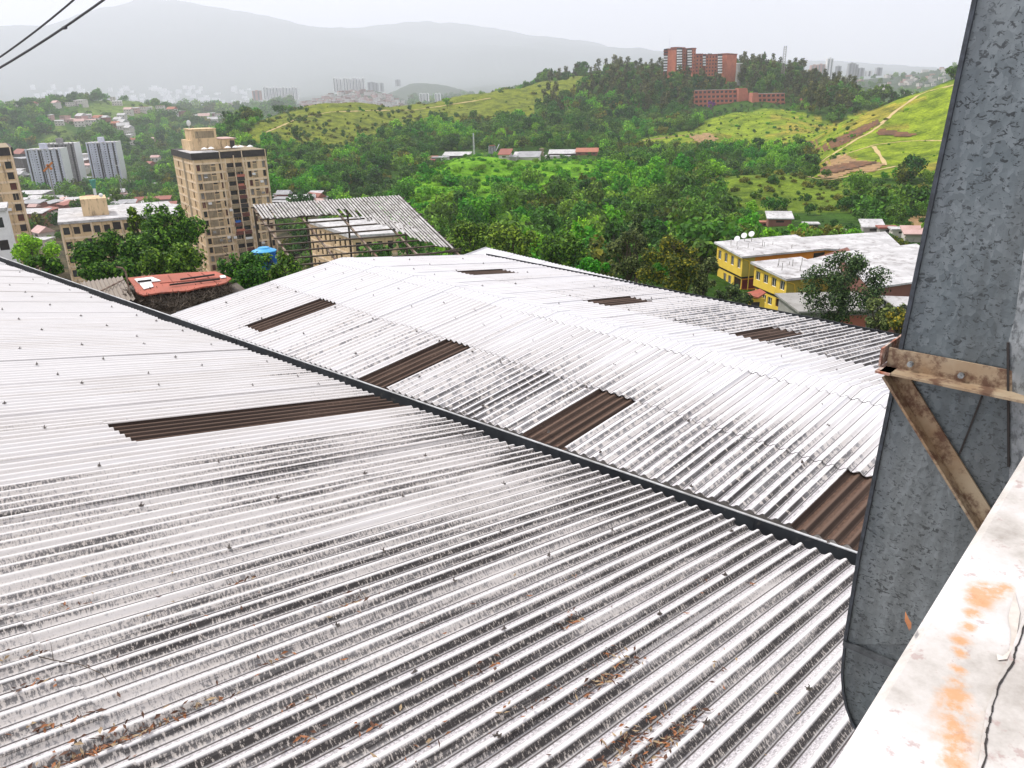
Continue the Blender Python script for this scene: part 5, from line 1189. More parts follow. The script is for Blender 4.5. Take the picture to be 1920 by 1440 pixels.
# ------------------------------------------------------------------ yellow houses at the right
Z1 = np.array([0, 0, 1.])
def yellow_house(label, K, azf, azl, W, D, H1, H2, W2=None, az2=None, rooft=.35, fcol=M_ORA, gcol=M_OLI, nwin=4):
    root = empty('house', (0, 0, 0), label, 'house', 'yellow houses below the roofs'); df, dl = azv(azf), azv(azl); nf, nl = outn(df, dl), outn(dl, df); z = Z1
    b1 = K - z*H1
    wall = MB(); ops = [(D*(i+.5)/nwin-.42, D*(i+.5)/nwin+.42, H1*.38, H1*.86) for i in range(nwin)]
    facade(wall, b1, dl, D, H1, ops, nl, .12); part(wall, 'wall', M_YEL, root)
    for o in ops: put_window(root, b1+dl*o[0]+z*o[2], dl, nl, .84, H1*.48, M_GLASS, M_WHITE, .10, mull=1)
    wall = MB(); facade(wall, b1, df, W, H1, [], nf)
    wall.quad(b1+dl*D, b1+dl*D+df*W, b1+dl*D+df*W+z*H1, b1+dl*D+z*H1); wall.quad(b1+df*W, b1+df*W+dl*D, b1+df*W+dl*D+z*H1, b1+df*W+z*H1)
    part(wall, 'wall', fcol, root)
    gp = MB(); gp.box(b1+nf*.01+df*.02, df*1.7, nf*.03, z*(H1-.02)); part(gp, 'wall', gcol, root)
    # lower storey, set back a little, with slots
    bd = MB(); bd.box(b1-z*.28+df*.15+dl*.15-nf*0, df*(W-.3), dl*(D-.3), z*.275); part(bd, 'string_course', M_CHAR, root)
    b2_ = b1 - z*(.28+H2) + df*.2+dl*.2; wall = MB(); D_ = D-.4
    op2 = [(D_*.42, D_*.42+.8, H2*.42, H2*.85), (D_*.62, D_*.62+.8, H2*.42, H2*.85), (.15, D_*.30, .9, H2*.95)]
    facade(wall, b2_, dl, D_, H2, op2, nl, .12)
    wall.quad(b2_+dl*D_, b2_+dl*D_+df*(W-.4), b2_+dl*D_+df*(W-.4)+z*H2, b2_+dl*D_+z*H2)
    wall.box(b2_-z*6, df*(W-.4), dl*D_, z*5.99); part(wall, 'wall', M_YEL, root)
    for o in op2[:2]: put_window(root, b2_+dl*o[0]+z*o[2], dl, nl, o[1]-o[0], o[3]-o[2], M_GLASS, M_WHITE, .1)
    put_window(root, b2_+dl*op2[2][0]+z*op2[2][2], dl, nl, op2[2][1]-op2[2][0], op2[2][3]-op2[2][2], M_DARK, M_MAROON, .1, mull=2)
    wall = MB(); facade(wall, b2_, df, W-.4, H2, [(.12, 2.0, .9, H2*.92)], nf, .1); part(wall, 'wall', fcol, root)
    o = MB(); o.box(b2_+df*.12+z*.9-nf*.08, df*1.88, nf*.03, z*(H2*.92-.9)); part(o, 'shutter', M_MAROON, root)
    # balcony parapet on the far corner of the side face
    o = MB(); o.box(b2_+dl*(D_*.86)+nl*.003, dl*(D_*.34), nl*.5, z*1.0); part(o, 'balcony', M_YEL, root)
    # roof
    rf = MB(); o0 = K + z*.004 - df*.35 - dl*.35; rise = rooft
    a, b_1, c, d_ = o0, o0+df*(W+.7), o0+df*(W+.7)+dl*(D+.7), o0+dl*(D+.7)
    rf.hexa([a, b_1, c+z*rise, d_+z*rise, a+z*.22, b_1+z*.22, c+z*(rise+.22), d_+z*(rise+.22)]); ro = part(rf, 'roof', M_WROOF, root)
    k = MB(); n_ = int(W/2.6); rr = random.Random(int(W))
    for i in range(1, n_):
        q = a+df*(W+.7)*i/n_+z*.226; k.hexa([q, q+df*.05, q+df*.05+(d_-a)+z*rise*0, q+(d_-a), q+z*.02, q+df*.05+z*.02, q+df*.05+(d_-a)+z*.02, q+(d_-a)+z*.02])
    sub(k, 'joint', M_CONC, ro)
    for i in range(9):
        k = MB(); q = a+df*rr.uniform(1, W*.8)+dl*rr.uniform(.5, D*.8); q = q+z*(.24+rise*.5); k.tube([q, q+z*rr.uniform(.3, .8)], .04, 5); part(k, 'vent_pipe', M_CONC, root)
    pp = MB(); q0 = b1+nf*.06+df*.55; pp.tube([q0+z*(H1-.2)-df*.5, q0+z*(H1-.5)+df*.3, q0+z*(H1-1.2)+df*.45, q0+df*.45-z*(H2)], .06, 6); part(pp, 'drainpipe', M_YEL, root)
    for q in np.linspace(0, 1, 5): c = b1+df*W*q+dl*D/2; KEEP.append((c[0], c[1], D*.75))
    return root
Kh = at(1393, 483, 96.); df_, Wh, dl_, Dh = foot(Kh, 72, -10, 1545, 1345); Dh = min(Dh, 16); print('yh', Wh, Dh)
pm_ = lambda K: (proj(K-Z1*5)[1]-proj(K)[1])/5
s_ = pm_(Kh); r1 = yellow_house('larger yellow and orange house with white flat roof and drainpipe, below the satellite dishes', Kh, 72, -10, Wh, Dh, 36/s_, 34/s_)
# second wing of the far house
Kw = Kh + azv(72)*(Wh+.02); wing = azv(112); Ww = along(Kw, wing, 1700, 0, 60)
k = MB(); o0 = Kw-Z1*9; k.prism([o0, o0+wing*Ww, o0+wing*Ww+azv(15)*14, o0+azv(-10)*Dh], Z1*9); part(k, 'wall', M_ORA, r1)
k = MB(); o0 = Kw+Z1*.01; k.prism([o0-azv(15)*.4, o0+wing*Ww-azv(15)*.4, o0+wing*Ww+azv(15)*14, o0+azv(-10)*Dh], Z1*.24); part(k, 'roof', M_WROOF, r1)
k = MB(); q = Kw-Z1*3.0+azv(72)*-1.5+outn(azv(72), azv(-10))*.02; k.box(q, azv(72)*3.4, outn(azv(72), azv(-10))*.05, Z1*2.7); part(k, 'opening', M_DARK, r1)
for q in np.linspace(0, 1, 4): c = o0+wing*Ww*q+azv(10)*6; KEEP.append((c[0], c[1], 9))
Kg = at(1476, 525, 78.); df_, Wg, dl_, Dg = foot(Kg, 72, -14, 1620, 1415); Dg = min(Dg, 14); print('yg', Wg, Dg); s_ = pm_(Kg)
Wg = along(Kg, df_, 1565, 0, 40)
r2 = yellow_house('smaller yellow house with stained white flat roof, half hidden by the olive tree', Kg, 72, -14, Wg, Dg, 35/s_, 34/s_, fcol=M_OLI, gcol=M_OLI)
Kw = Kg + azv(72)*(Wg+.02); wing = azv(108); Ww = along(Kw, wing, 1645, 0, 60)
k = MB(); o0 = Kw-Z1*9; k.prism([o0, o0+wing*Ww, o0+wing*Ww+azv(12)*15, o0+azv(-14)*Dg], Z1*9); part(k, 'wall', M_BROWN, r2)
k = MB(); o0 = Kw+Z1*.01; k.prism([o0-azv(12)*.3, o0+wing*(Ww+4)-azv(12)*.3, o0+wing*(Ww+4)+azv(14)*17, o0+azv(-14)*Dg], Z1*.22); part(k, 'roof', M_WROOF, r2)
for q in np.linspace(0, 1, 4): c = o0+wing*Ww*q+azv(10)*6; KEEP.append((c[0], c[1], 9))
# brown house with white roofs
root, base, df, dl, nf, nl, z = block('house', 'brown-walled house with a wide white roof, between the leafy tree and the duct', at(1636, 541, 70.), 68, 12, 10, 14, 5.5, 2, 3, M_BROWN, M_WROOF, fb=M_WHITE, lcols=0, winw=.25, winh=.3, para=.15)
root = empty('shed', at(1648, 556, 62.), 'low white sheet roof below the brown-walled house', 'shed'); k = MB(); k.prism([(0, 0, 0), (5.5, -1.8, .1), (5.2, -9, -1.2), (1.5, -9, -1.4)], (0, 0, .08)); k.build('roof', M_WROOF, root); k = MB(); k.box((1.4, -8, -6), (3.5, 0, 0), (0, 7, 0), (0, 0, 4.5)); k.build('wall', M_CONC, root)
root = empty('house', at(1560, 583, 64.), 'grey and salmon lower house behind the tree trunk', 'house')
k = MB(); k.box((-2.5, 0, -6), (6.4, 0, 0), (0, 5, 0), (0, 0, 6)); k.build('wall', M_CONC, root); k = MB(); k.box((.4, -.04, -3), (2.4, 0, 0), (0, .035, 0), (0, 0, 2.6)); k.build('panel', M_PINKT, root); k = MB(); k.box((-.9, -.04, -4.2), (1.1, 0, 0), (0, .035, 0), (0, 0, 2.2)); k.build('door', M_DARK, root); k = MB(); k.box((-2.8, -.5, .003), (7, 0, 0), (0, 5.8, 0), (0, 0, .15)); k.build('roof', M_CONC, root)
root = empty('stair', at(1412, 552, 76.), 'red painted landing with a yellow side wall between the two yellow houses', 'stairs'); k = MB(); k.prism([(-.9, 0, 0), (.9, .9, .2), (1.3, .2, 0), (.2, -1.0, -.15)], (0, 0, .12)); k.build('landing', M_RED, root); k = MB(); k.box((-.7, -.6, -5), (1.7, 0, 0), (0, 1.2, 0), (0, 0, 4.7)); k.build('wall', M_YEL, root); k = MB(); k.box((-.3, -.66, -2.4), (.8, 0, 0), (0, .05, 0), (0, 0, 1.8)); k.build('door', M_CHAR, root)
for (x, y, w_, h_, wa, ro, k_, lb, d_) in [(1462, 421, 38, 9, 'r', 'w', 'shed', 'small house with white tin roof in the trees above the yellow houses', 165), (1435, 424, 20, 5, 'r', 't', 'flat', 'tiny brick hut left of a white-roofed house in the trees', 168), (1521, 428, 22, 6, 'd', 'w', 'flat', 'white roofed hut half sunk in trees right of the other white tin roof', 160),
    (1636, 436, 30, 8, 'g', 'w', 'shed', 'grey hut with white roof beside the pale road', 150), (1665, 438, 26, 8, 'g', 'r', 'flat', 'grey block wall hut, second from the pale road', 148), (1690, 441, 28, 8, 'w', 'w', 'flat', 'whitewashed hut beside the earth bank', 146), (1716, 445, 30, 4, 'w', 'p', 'shed', 'long pale pink roof by the duct edge', 140)]:
    house(x, y, w_, h_, WALLS[wa], ROOFS[ro], lb, None, roofk=k_, az=10, dist=d_)
for (x, y) in ((1396, 446), (1410, 443), (1383, 452)):
    P = at(x, y, 104.); root = empty('satellite_dish', P, 'white satellite dish on the back edge of the farther yellow house roof', 'satellite dish', 'satellite dishes on the yellow house'); k = MB(); k.tube([(0, 0, -.8), (0, 0, .1)], .05, 5); k.build('stand', M_CONC, root); k = MB(); k.tube([(0, 0, .2), (-.15, -.2, .35)], .12, 14, .38); k.build('dish', M_WHITE, root)
# ---- paths and slips on the hills (worn strips on the ground)
def drape(name, px, w0, mat, label, cat, dmin=150, dmax=900, kindv='structure', lift=.12, d_fix=None):
    P = []
    for a, b in zip(px[:-1], px[1:]):
        n_ = max(2, int(math.hypot(b[0]-a[0], b[1]-a[1])/5))
        for i in range(n_): x = a[0]+(b[0]-a[0])*i/n_; y = a[1]+(b[1]-a[1])*i/n_; P.append(on_ground(x, y, dmin, dmax))
    P.append(on_ground(*px[-1], dmin, dmax)); P = np.array(P); Tn = np.gradient(P, axis=0); Tn[:, 2] = 0; Tn /= np.maximum(np.linalg.norm(Tn, axis=1, keepdims=True), 1e-6); S = np.stack([Tn[:, 1], -Tn[:, 0], 0*Tn[:, 0]], -1)
    rr = np.random.default_rng(int(px[0][0])); k = MB(); rows = []
    for i in range(len(P)):
        w = w0*(.6+.8*rr.random()); row = []
        for s in (-1, -.33, .33, 1): q = P[i]+S[i]*w*s; q[2] = float(ground(q[0], q[1]))+lift; row.append(q)
        rows.append(row)
    for r0, r1_ in zip(rows[:-1], rows[1:]):
        for j in range(3): k.quad(r0[j], r0[j+1], r1_[j+1], r1_[j])
    o = k.build(name, mat); tag(o, label, cat, kind=kindv); return o
drape('path', [(1790, 160), (1740, 172), (1720, 180), (1700, 195), (1680, 208), (1665, 222), (1652, 232)], .9, M_PATH, None, None, 300, 520)
drape('path', [(1655, 232), (1630, 250), (1605, 262), (1575, 282), (1545, 300), (1520, 320)], .7, M_PATH, None, None, 290, 480)
drape('path', [(1770, 265), (1730, 264), (1690, 266), (1640, 272), (1600, 285), (1565, 295)], .5, M_PATH, None, None, 290, 480)
drape('path', [(1638, 275), (1645, 285), (1655, 300), (1660, 310)], .7, M_PATH, None, None, 290, 420)
drape('path', [(1300, 340), (1340, 332), (1380, 326), (1440, 325), (1500, 328), (1530, 335), (1560, 337), (1620, 325), (1680, 312)], .6, M_PATH, None, None, 230, 330)
drape('path', [(1606, 340), (1605, 360), (1607, 385)], .7, M_EARTH, None, None, 180, 330)
drape('path', [(500, 248), (560, 222), (620, 210), (700, 207), (780, 206), (860, 194), (920, 184)], .7, M_PATH, None, None, 480, 800)
drape('path', [(1165, 272), (1210, 264), (1250, 258), (1310, 250)], 1.1, M_EARTH, None, None, 420, 640)
def patch(px, mat, dmin, dmax, lift=.25):
    k = MB(); xs = [q[0] for q in px]; ys = [q[1] for q in px]; st = 3
    g = {}
    for x in np.arange(min(xs), max(xs)+st, st):
        for y in np.arange(min(ys), max(ys)+st, st):
            P = on_ground(x, y, dmin, dmax); g[(x, y)] = P
    rr = random.Random(3)
    for (x, y), P in g.items():
        if inpoly(np.array([x+st/2]), np.array([y+st/2]), px)[0] and (x+st, y+st) in g and (x+st, y) in g and (x, y+st) in g:
            q = [g[(x, y+st)], g[(x+st, y+st)], g[(x+st, y)], g[(x, y)]]
            if max(np.linalg.norm(q[i]-q[(i+1) % 4]) for i in range(4)) < 25: k.poly([a-unit(a)*lift*2+Z1*lift for a in q])
    if k.v:
        o = k.build('bare_earth', mat); tag(o, kind='structure')
patch([(1530, 328), (1550, 300), (1585, 290), (1600, 300), (1660, 308), (1640, 322), (1600, 322), (1570, 335), (1540, 335)], M_EARTH, 250, 420)
patch([(1532, 318), (1600, 305), (1650, 305), (1600, 318), (1545, 330)], M_EARTHD, 250, 420, .5)
patch([(1530, 280), (1560, 262), (1600, 245), (1645, 225), (1650, 232), (1610, 255), (1575, 275), (1545, 285)], M_EARTHD, 280, 520)
patch([(1650, 242), (1720, 252), (1700, 258), (1640, 252)], M_EARTHD, 280, 520)
patch([(1290, 255), (1330, 250), (1350, 262), (1310, 268)], M_EARTH, 420, 640)
patch([(1705, 412), (1740, 395), (1770, 400), (1770, 430), (1700, 436)], M_EARTH, 120, 220)
patch([(1500, 268), (1530, 262), (1540, 280), (1490, 285)], M_EARTHD, 380, 560)
drape('road', [(1600, 430), (1612, 437), (1620, 444), (1638, 452), (1660, 460)], 2.2, M_ROAD, None, None, 120, 170)
# ------------------------------------------------------------------ bare roof frame with slatted sheets, tank, sheds
def frame_roof():
    root = empty('shed', (0, 0, 0), 'open shed of bare rusty rafters, its top covered with ragged slatted white sheets', 'shed')
    TL = at(476, 391, 56.); pd = azv(71); rd = -azv(-33, 19.); z = Z1
    Wf = along(TL, pd, 752, 0, 40); 
    lo_, hi_ = 1., 40.
    for _ in range(50):
        m_ = (lo_+hi_)/2
        if proj(TL+rd*m_)[1] < 507: lo_ = m_
        else: hi_ = m_
    Lf = lo_; n_ = unit(np.cross(pd, rd)); n_ *= np.sign(n_[2]); print('frame', Wf, Lf, proj(TL+rd*Lf), proj(TL+pd*Wf+rd*Lf))
    for i, s_ in enumerate((0, .25, .5, .75, 1)):
        k = MB(); a = TL+pd*Wf*s_; k.bar(a, a+rd*(Lf+.2), .11, .13, n_); part(k, 'rafter', M_POLE, root)
    for i in range(10):
        k = MB(); a = TL+rd*Lf*(i+.15)/9.6+n_*.14; k.bar(a-pd*.2, a+pd*(Wf+.2), .07, .09, n_); part(k, 'purlin', M_PURL, root)
    rr = random.Random(4); sh = MB(); ns = 48
    for i in range(ns):
        s_ = (i+.5)/ns
        L_ = .235+rr.uniform(-.012, .012) if s_ < .44 else np.interp(s_, [.44, .6, .72, .8, .9, 1], [.25, .33, .48, .68, .84, .93])+rr.uniform(-.03, .03)
        if .5 < s_ < .66 and rr.random() < .18: L_ *= .6
        w_ = Wf/ns*.62; a = TL+pd*(Wf*i/ns+rr.uniform(-.01, .01))+n_*.22-rd*.15; b_1 = a+rd*(Lf*L_+.15)+pd*rr.uniform(-.03, .03)
        c1 = n_*.035; sh.mi = 0
        P = [a, a+pd*w_*.5+c1*1.3, a+pd*w_]; Q = [b_1, b_1+pd*w_*.5+c1*1.3, b_1+pd*w_]
        sh.quad(P[0], P[1], Q[1], Q[0]); sh.quad(P[1], P[2], Q[2], Q[1]); sh.poly([q-n_*.008 for q in (P[2], P[0], Q[0], Q[2])]); sh.mi = 1
        if rr.random() < .85: sh.quad(P[2]-n_*.03, P[2]+pd*Wf/ns*.4-n_*.03, Q[2]+pd*Wf/ns*.4-n_*.03, Q[2]-n_*.03)  # dark strip fills the gap between slats, shade given as colour
    tag(part(sh, 'roof_sheet', [plain('weathered_white_slat', (.60, .58, .56), (.40, .38, .36), 1.4, .9, 0, .3, (.12, .10, .09)), M_CHAR], root), 'ragged white corrugated sheets')
    for (s_, t_) in ((0, 0), (.04, .18), (.33, .02), (.6, .05), (0, .93), (.25, .95), (.5, .96), (.75, .97), (1, .98), (1, .05)):
        k = MB(); a = TL+pd*Wf*s_+rd*Lf*t_; k.tube([a, a-z*(5.5 if t_ < .5 else 3.2)], .075, 6); part(k, 'post', M_POLE if t_ > .5 else M_PURL, root)
    # railing at the low right corner
    k = MB(); e = TL+pd*Wf*.55+rd*Lf*.98; f_ = TL+pd*(Wf+.3)+rd*Lf*.95
    k.bar(e, f_+z*.25, .06, .06)
    for i in range(12): a = e+(f_-e)*i/11; k.bar(a-z*1.1, a+z*.22*i/11, .045, .045, (1, 0, 0))
    part(k, 'railing', M_PURL, root)
    return TL
frame_roof()
P = at(498, 491, 47.); root = empty('water_tank', P, 'round blue plastic water tank with light blue lid under the corner of the open shed', 'tank')
k = MB(); k.tube([(0, 0, -.35), (0, 0, .15), (0, 0, .62)], .62, 24, .66); k.build('body', M_BLUE, root, smooth=False)
k = MB(); n_s = 24; k.tube([(0, 0, .62), (0, 0, .67)], .70, n_s); k.tube([(0, 0, .67), (0, 0, .78)], .68, n_s, .42); k.tube([(0, 0, .78), (0, 0, .86)], .36, n_s, .3); k.build('lid', M_BLUE2, root)
k = MB(); k.box((-.45, -.66, .12), (.2, 0, 0), (0, .02, 0), (0, 0, .26)); k.build('label', M_WHITE, root)
for i in range(3): k = MB(); k.tube([(math.cos(i*2.1)*.5, math.sin(i*2.1)*.5, -3.2), (math.cos(i*2.1)*.5, math.sin(i*2.1)*.5, -.36)], .05, 6); k.build('leg', M_POLE, root)
k = MB(); k.tube([(.5, -.5, .2), (1.0, -.9, -.3), (1.3, -1.2, -1.6), (1.6, -1.2, -2.4)], .03, 6); k.build('hose', M_CABLE, root)
# red shed and grey corrugated shed
def slab(px, d, mat, name, root, th=.06, wave=0):
    zc = at(*px[0], d)[2]; P = [hit(q[0], q[1], (0, 0, zc), (0, 0, 1)) for q in px]; k = MB(); k.prism(P, Z1*th); return part(k, name, mat, root), P
root = empty('shed', (0, 0, 0), 'low shed with a red sheet roof, white patches and loose bars on it', 'shed')
o, P = slab([(240, 523), (300, 517), (352, 513), (405, 511), (434, 524), (424, 532), (405, 537), (380, 540), (352, 547), (300, 551), (270, 556), (256, 551), (252, 540)], 39., M_RED, 'roof', root)
zc = P[0][2]
for q in (((252, 524), (285, 520), (302, 527), (260, 532)), ((262, 533), (283, 529), (288, 538), (270, 543)), ((412, 518), (422, 517), (424, 521), (414, 522))):
    k = MB(); k.prism([hit(a, b, (0, 0, zc+.085), (0, 0, 1)) for a, b in q], Z1*.03); part(k, 'patch', M_WHITE, root)
for a, b in (((338, 524), (402, 515)), ((318, 534), (412, 523)), ((258, 528), (284, 525))):
    k = MB(); A_1, B_1 = [hit(*q, (0, 0, zc+.16), (0, 0, 1)) for q in (a, b)]; k.bar(A_1, B_1, .07, .07); part(k, 'bar', M_CHAR, root)
for a, b in (((315, 516), (325, 530)), ((352, 514), (378, 531)), ((378, 512), (405, 529)), ((300, 531), (424, 520))):
    k = MB(); A_1, B_1 = [hit(*q, (0, 0, zc+.075), (0, 0, 1)) for q in (a, b)]; k.bar(A_1, B_1, .03, .03); part(k, 'seam', M_BRICKD, root)
k = MB(); c = np.mean(P, 0); k.cbox((c[0], c[1], c[2]-4), 2.6, 1.2, 3.9, .2); part(k, 'wall', M_CONC, root)
k = MB(); q = hit(243, 548, (0, 0, zc), (0, 0, 1)); k.tube([q, q+Z1*.9, q+Z1*1.05+np.array([-.1, 0, 0]), q+Z1*1.1+np.array([-.35, 0, 0])], .035, 6); part(k, 'pipe', M_POLE, root)
root = empty('shed', (0, 0, 0), 'grey corrugated shed roof left of the red one, behind the gutter', 'shed')
sh = Sheets(); A_1 = at(150, 529, 40.); zc = A_1[2]; B_1 = hit(236, 517, (0, 0, zc), (0, 0, 1)); D_1 = hit(262, 560, (0, 0, zc), (0, 0, 1)); e1_ = unit(B_1-A_1); e2_ = unit(D_1-B_1); wv_ = np.linalg.norm(B_1-A_1)
sh.add(A_1, e2_, e1_, Z1, 0, np.linalg.norm(D_1-B_1), 0, int(wv_/PITCHC), lambda u, v: u*0+.12, ns=8, nu=4, amp=.035)
sh.build('roof_sheet', roof_mat('old_grey_sheet', (.30, .26, .22), (.05, .035, .03), .7, 1.1, .5, .5), root)
k = MB(); A_2 = hit(190, 545, (0, 0, zc+.1), (0, 0, 1)); B_2 = hit(232, 524, (0, 0, zc+.1), (0, 0, 1)); k.tube([A_2, B_2], .04, 6); part(k, 'pipe', M_POLE, root); c = (A_1+D_1)/2; k = MB(); k.cbox((c[0], c[1], zc-3.2), 1.6, 1.6, 3.0, .7); part(k, 'wall', M_CONC, root)
# ------------------------------------------------------------------ vegetation
def leaf_cloud(cent, rad, n, size, r, up=.25, flat=1., shell=.5, asp=.6):
    """n small leaf faces spread through blobs; returns V (n*4, 3)"""
    cent = np.asarray(cent, float); rad = np.asarray(rad, float); w = rad**2; idx = r.choice(len(cent), n, p=w/w.sum())
    d = r.normal(size=(n, 3)); d[:, 2] += up; d /= np.linalg.norm(d, axis=1, keepdims=True)
    rr = rad[idx]*(shell+(1-shell)*r.random(n)**.6)*(.85+.3*r.random(n)); off = d*rr[:, None]; off[:, 2] *= flat; p = cent[idx]+off
    nn = d+r.normal(size=(n, 3))*.55; nn[:, 2] += .35; nn /= np.linalg.norm(nn, axis=1, keepdims=True)
    t1 = np.cross(nn, r.normal(size=(n, 3))); t1 /= np.linalg.norm(t1, axis=1, keepdims=True); t2 = np.cross(nn, t1)
    s = size*(.6+.8*r.random(n))[:, None]; a = t1*s; b = t2*s*asp; bend = nn*s*.18
    return np.stack([p-a, p+b-bend*.2, p+a-bend, p-b-bend*.2], 1).reshape(-1, 3)
def crown_mesh(name, cent, rad, n, size, mat, r, **k):
    V = leaf_cloud(cent, rad, n, size, r, **k); F = np.arange(len(V)).reshape(-1, 4); return np_mesh(name, V, F, mat, False)
def blobs(n, rx, rz, zc, r, rb=.38, top=0.):
    c = []; q = []
    for i in range(n):
        a = r.uniform(0, 2*math.pi); rr = rx*(1-rb*.8)*math.sqrt(r.random()); h = r.uniform(-1, 1)
        lim = math.sqrt(max(0, 1-h*h)); c.append((math.cos(a)*rr*lim**.6, math.sin(a)*rr*lim**.6, zc+h*rz*(1-rb*.5))); q.append(rx*rb*r.uniform(.7, 1.25)*(1-.25*max(h, 0)))
    return c, q
PROT = []
def prototype(name, rx, rz, n, size, mat, nb, seed, rb=.38, trunk_h=.5, bark=None, trunk_r=.05):
    r = np.random.default_rng(seed); cent, rad = blobs(nb, rx, rz, trunk_h+rz*.8, r, rb)
    me = crown_mesh(name+'_crown', cent, rad, n, size, mat, r)
    k = MB(); top = trunk_h+rz*.8; k.tube([(0, 0, -.5), (.02, 0, trunk_h), (.0, .03, top)], trunk_r, 6, trunk_r*.45)
    for i in range(5): c = cent[i*2 % nb]; k.tube([(0, 0, trunk_h*.8+i*.08), tuple(np.array(c)*.55+np.array([0, 0, .2*top])), tuple(c)], trunk_r*.5, 5, trunk_r*.2)
    tm = bpy.data.meshes.new(name+'_trunk'); tm.from_pydata([tuple(q) for q in k.v], [], k.f); tm.materials.append(bark or M_BARK); tm.update()
    PROT.append((name, me, tm)); return len(PROT)-1
pD = prototype('round', 1., .62, 520, .115, L_DARK, 13, 1); pM = prototype('spreading', 1.1, .5, 560, .11, L_MID, 15, 2, rb=.34); pM2 = prototype('tall', .8, .85, 520, .115, L_DARK, 14, 3)
pB = prototype('bright', 1., .6, 460, .12, L_BRI, 12, 4); pO = prototype('olive', 1.05, .55, 420, .11, L_OLI, 12, 5); pG = prototype('tall_grey', .62, 1.05, 420, .11, L_GREY, 14, 6, rb=.5, trunk_h=.9, bark=M_BARKL)
pS = prototype('bright_scrub', 1., .38, 220, .17, L_BRI, 8, 7, trunk_h=.05); pS2 = prototype('olive_scrub', 1., .36, 200, .16, L_OLI, 8, 8, trunk_h=.05); pS3 = prototype('dark_scrub', 1., .45, 220, .16, L_DARK, 8, 9, trunk_h=.08)
pL = prototype('lumpy', 1., .75, 620, .10, L_MID, 9, 10, rb=.48)
KP = np.array(KEEP)
ROADK = [on_ground(x, y, 120, 170) for x, y in ((1602, 432), (1612, 438), (1622, 446), (1640, 454))]
def scatter(dmin, dmax, per, seed):
    r = np.random.default_rng(seed); area = .5*math.radians(78)*(dmax**2-dmin**2); n = int(area/per)
    d = np.sqrt(r.uniform(dmin**2, dmax**2, n)); az = np.radians(r.uniform(-39, 39, n)); X = np.sin(az)*d; Y = np.cos(az)*d
    return X, Y, ground(X, Y), d, r
inst = []   # x, y, z, scale, rotation, kind, tree?
def culled(X, Y, Z, d, hgt, margin=.002):
    az = np.degrees(np.arctan2(X, Y)); i = np.clip(np.interp(az, AZ, np.arange(len(AZ))).astype(int), 0, len(AZ)-1)
    j = np.clip(((np.log(d)-LD[0])/(LD[1]-LD[0])).astype(int)-4, 0, len(LD)-1)
    return (Z+hgt)/d < RUN[i, j]-margin
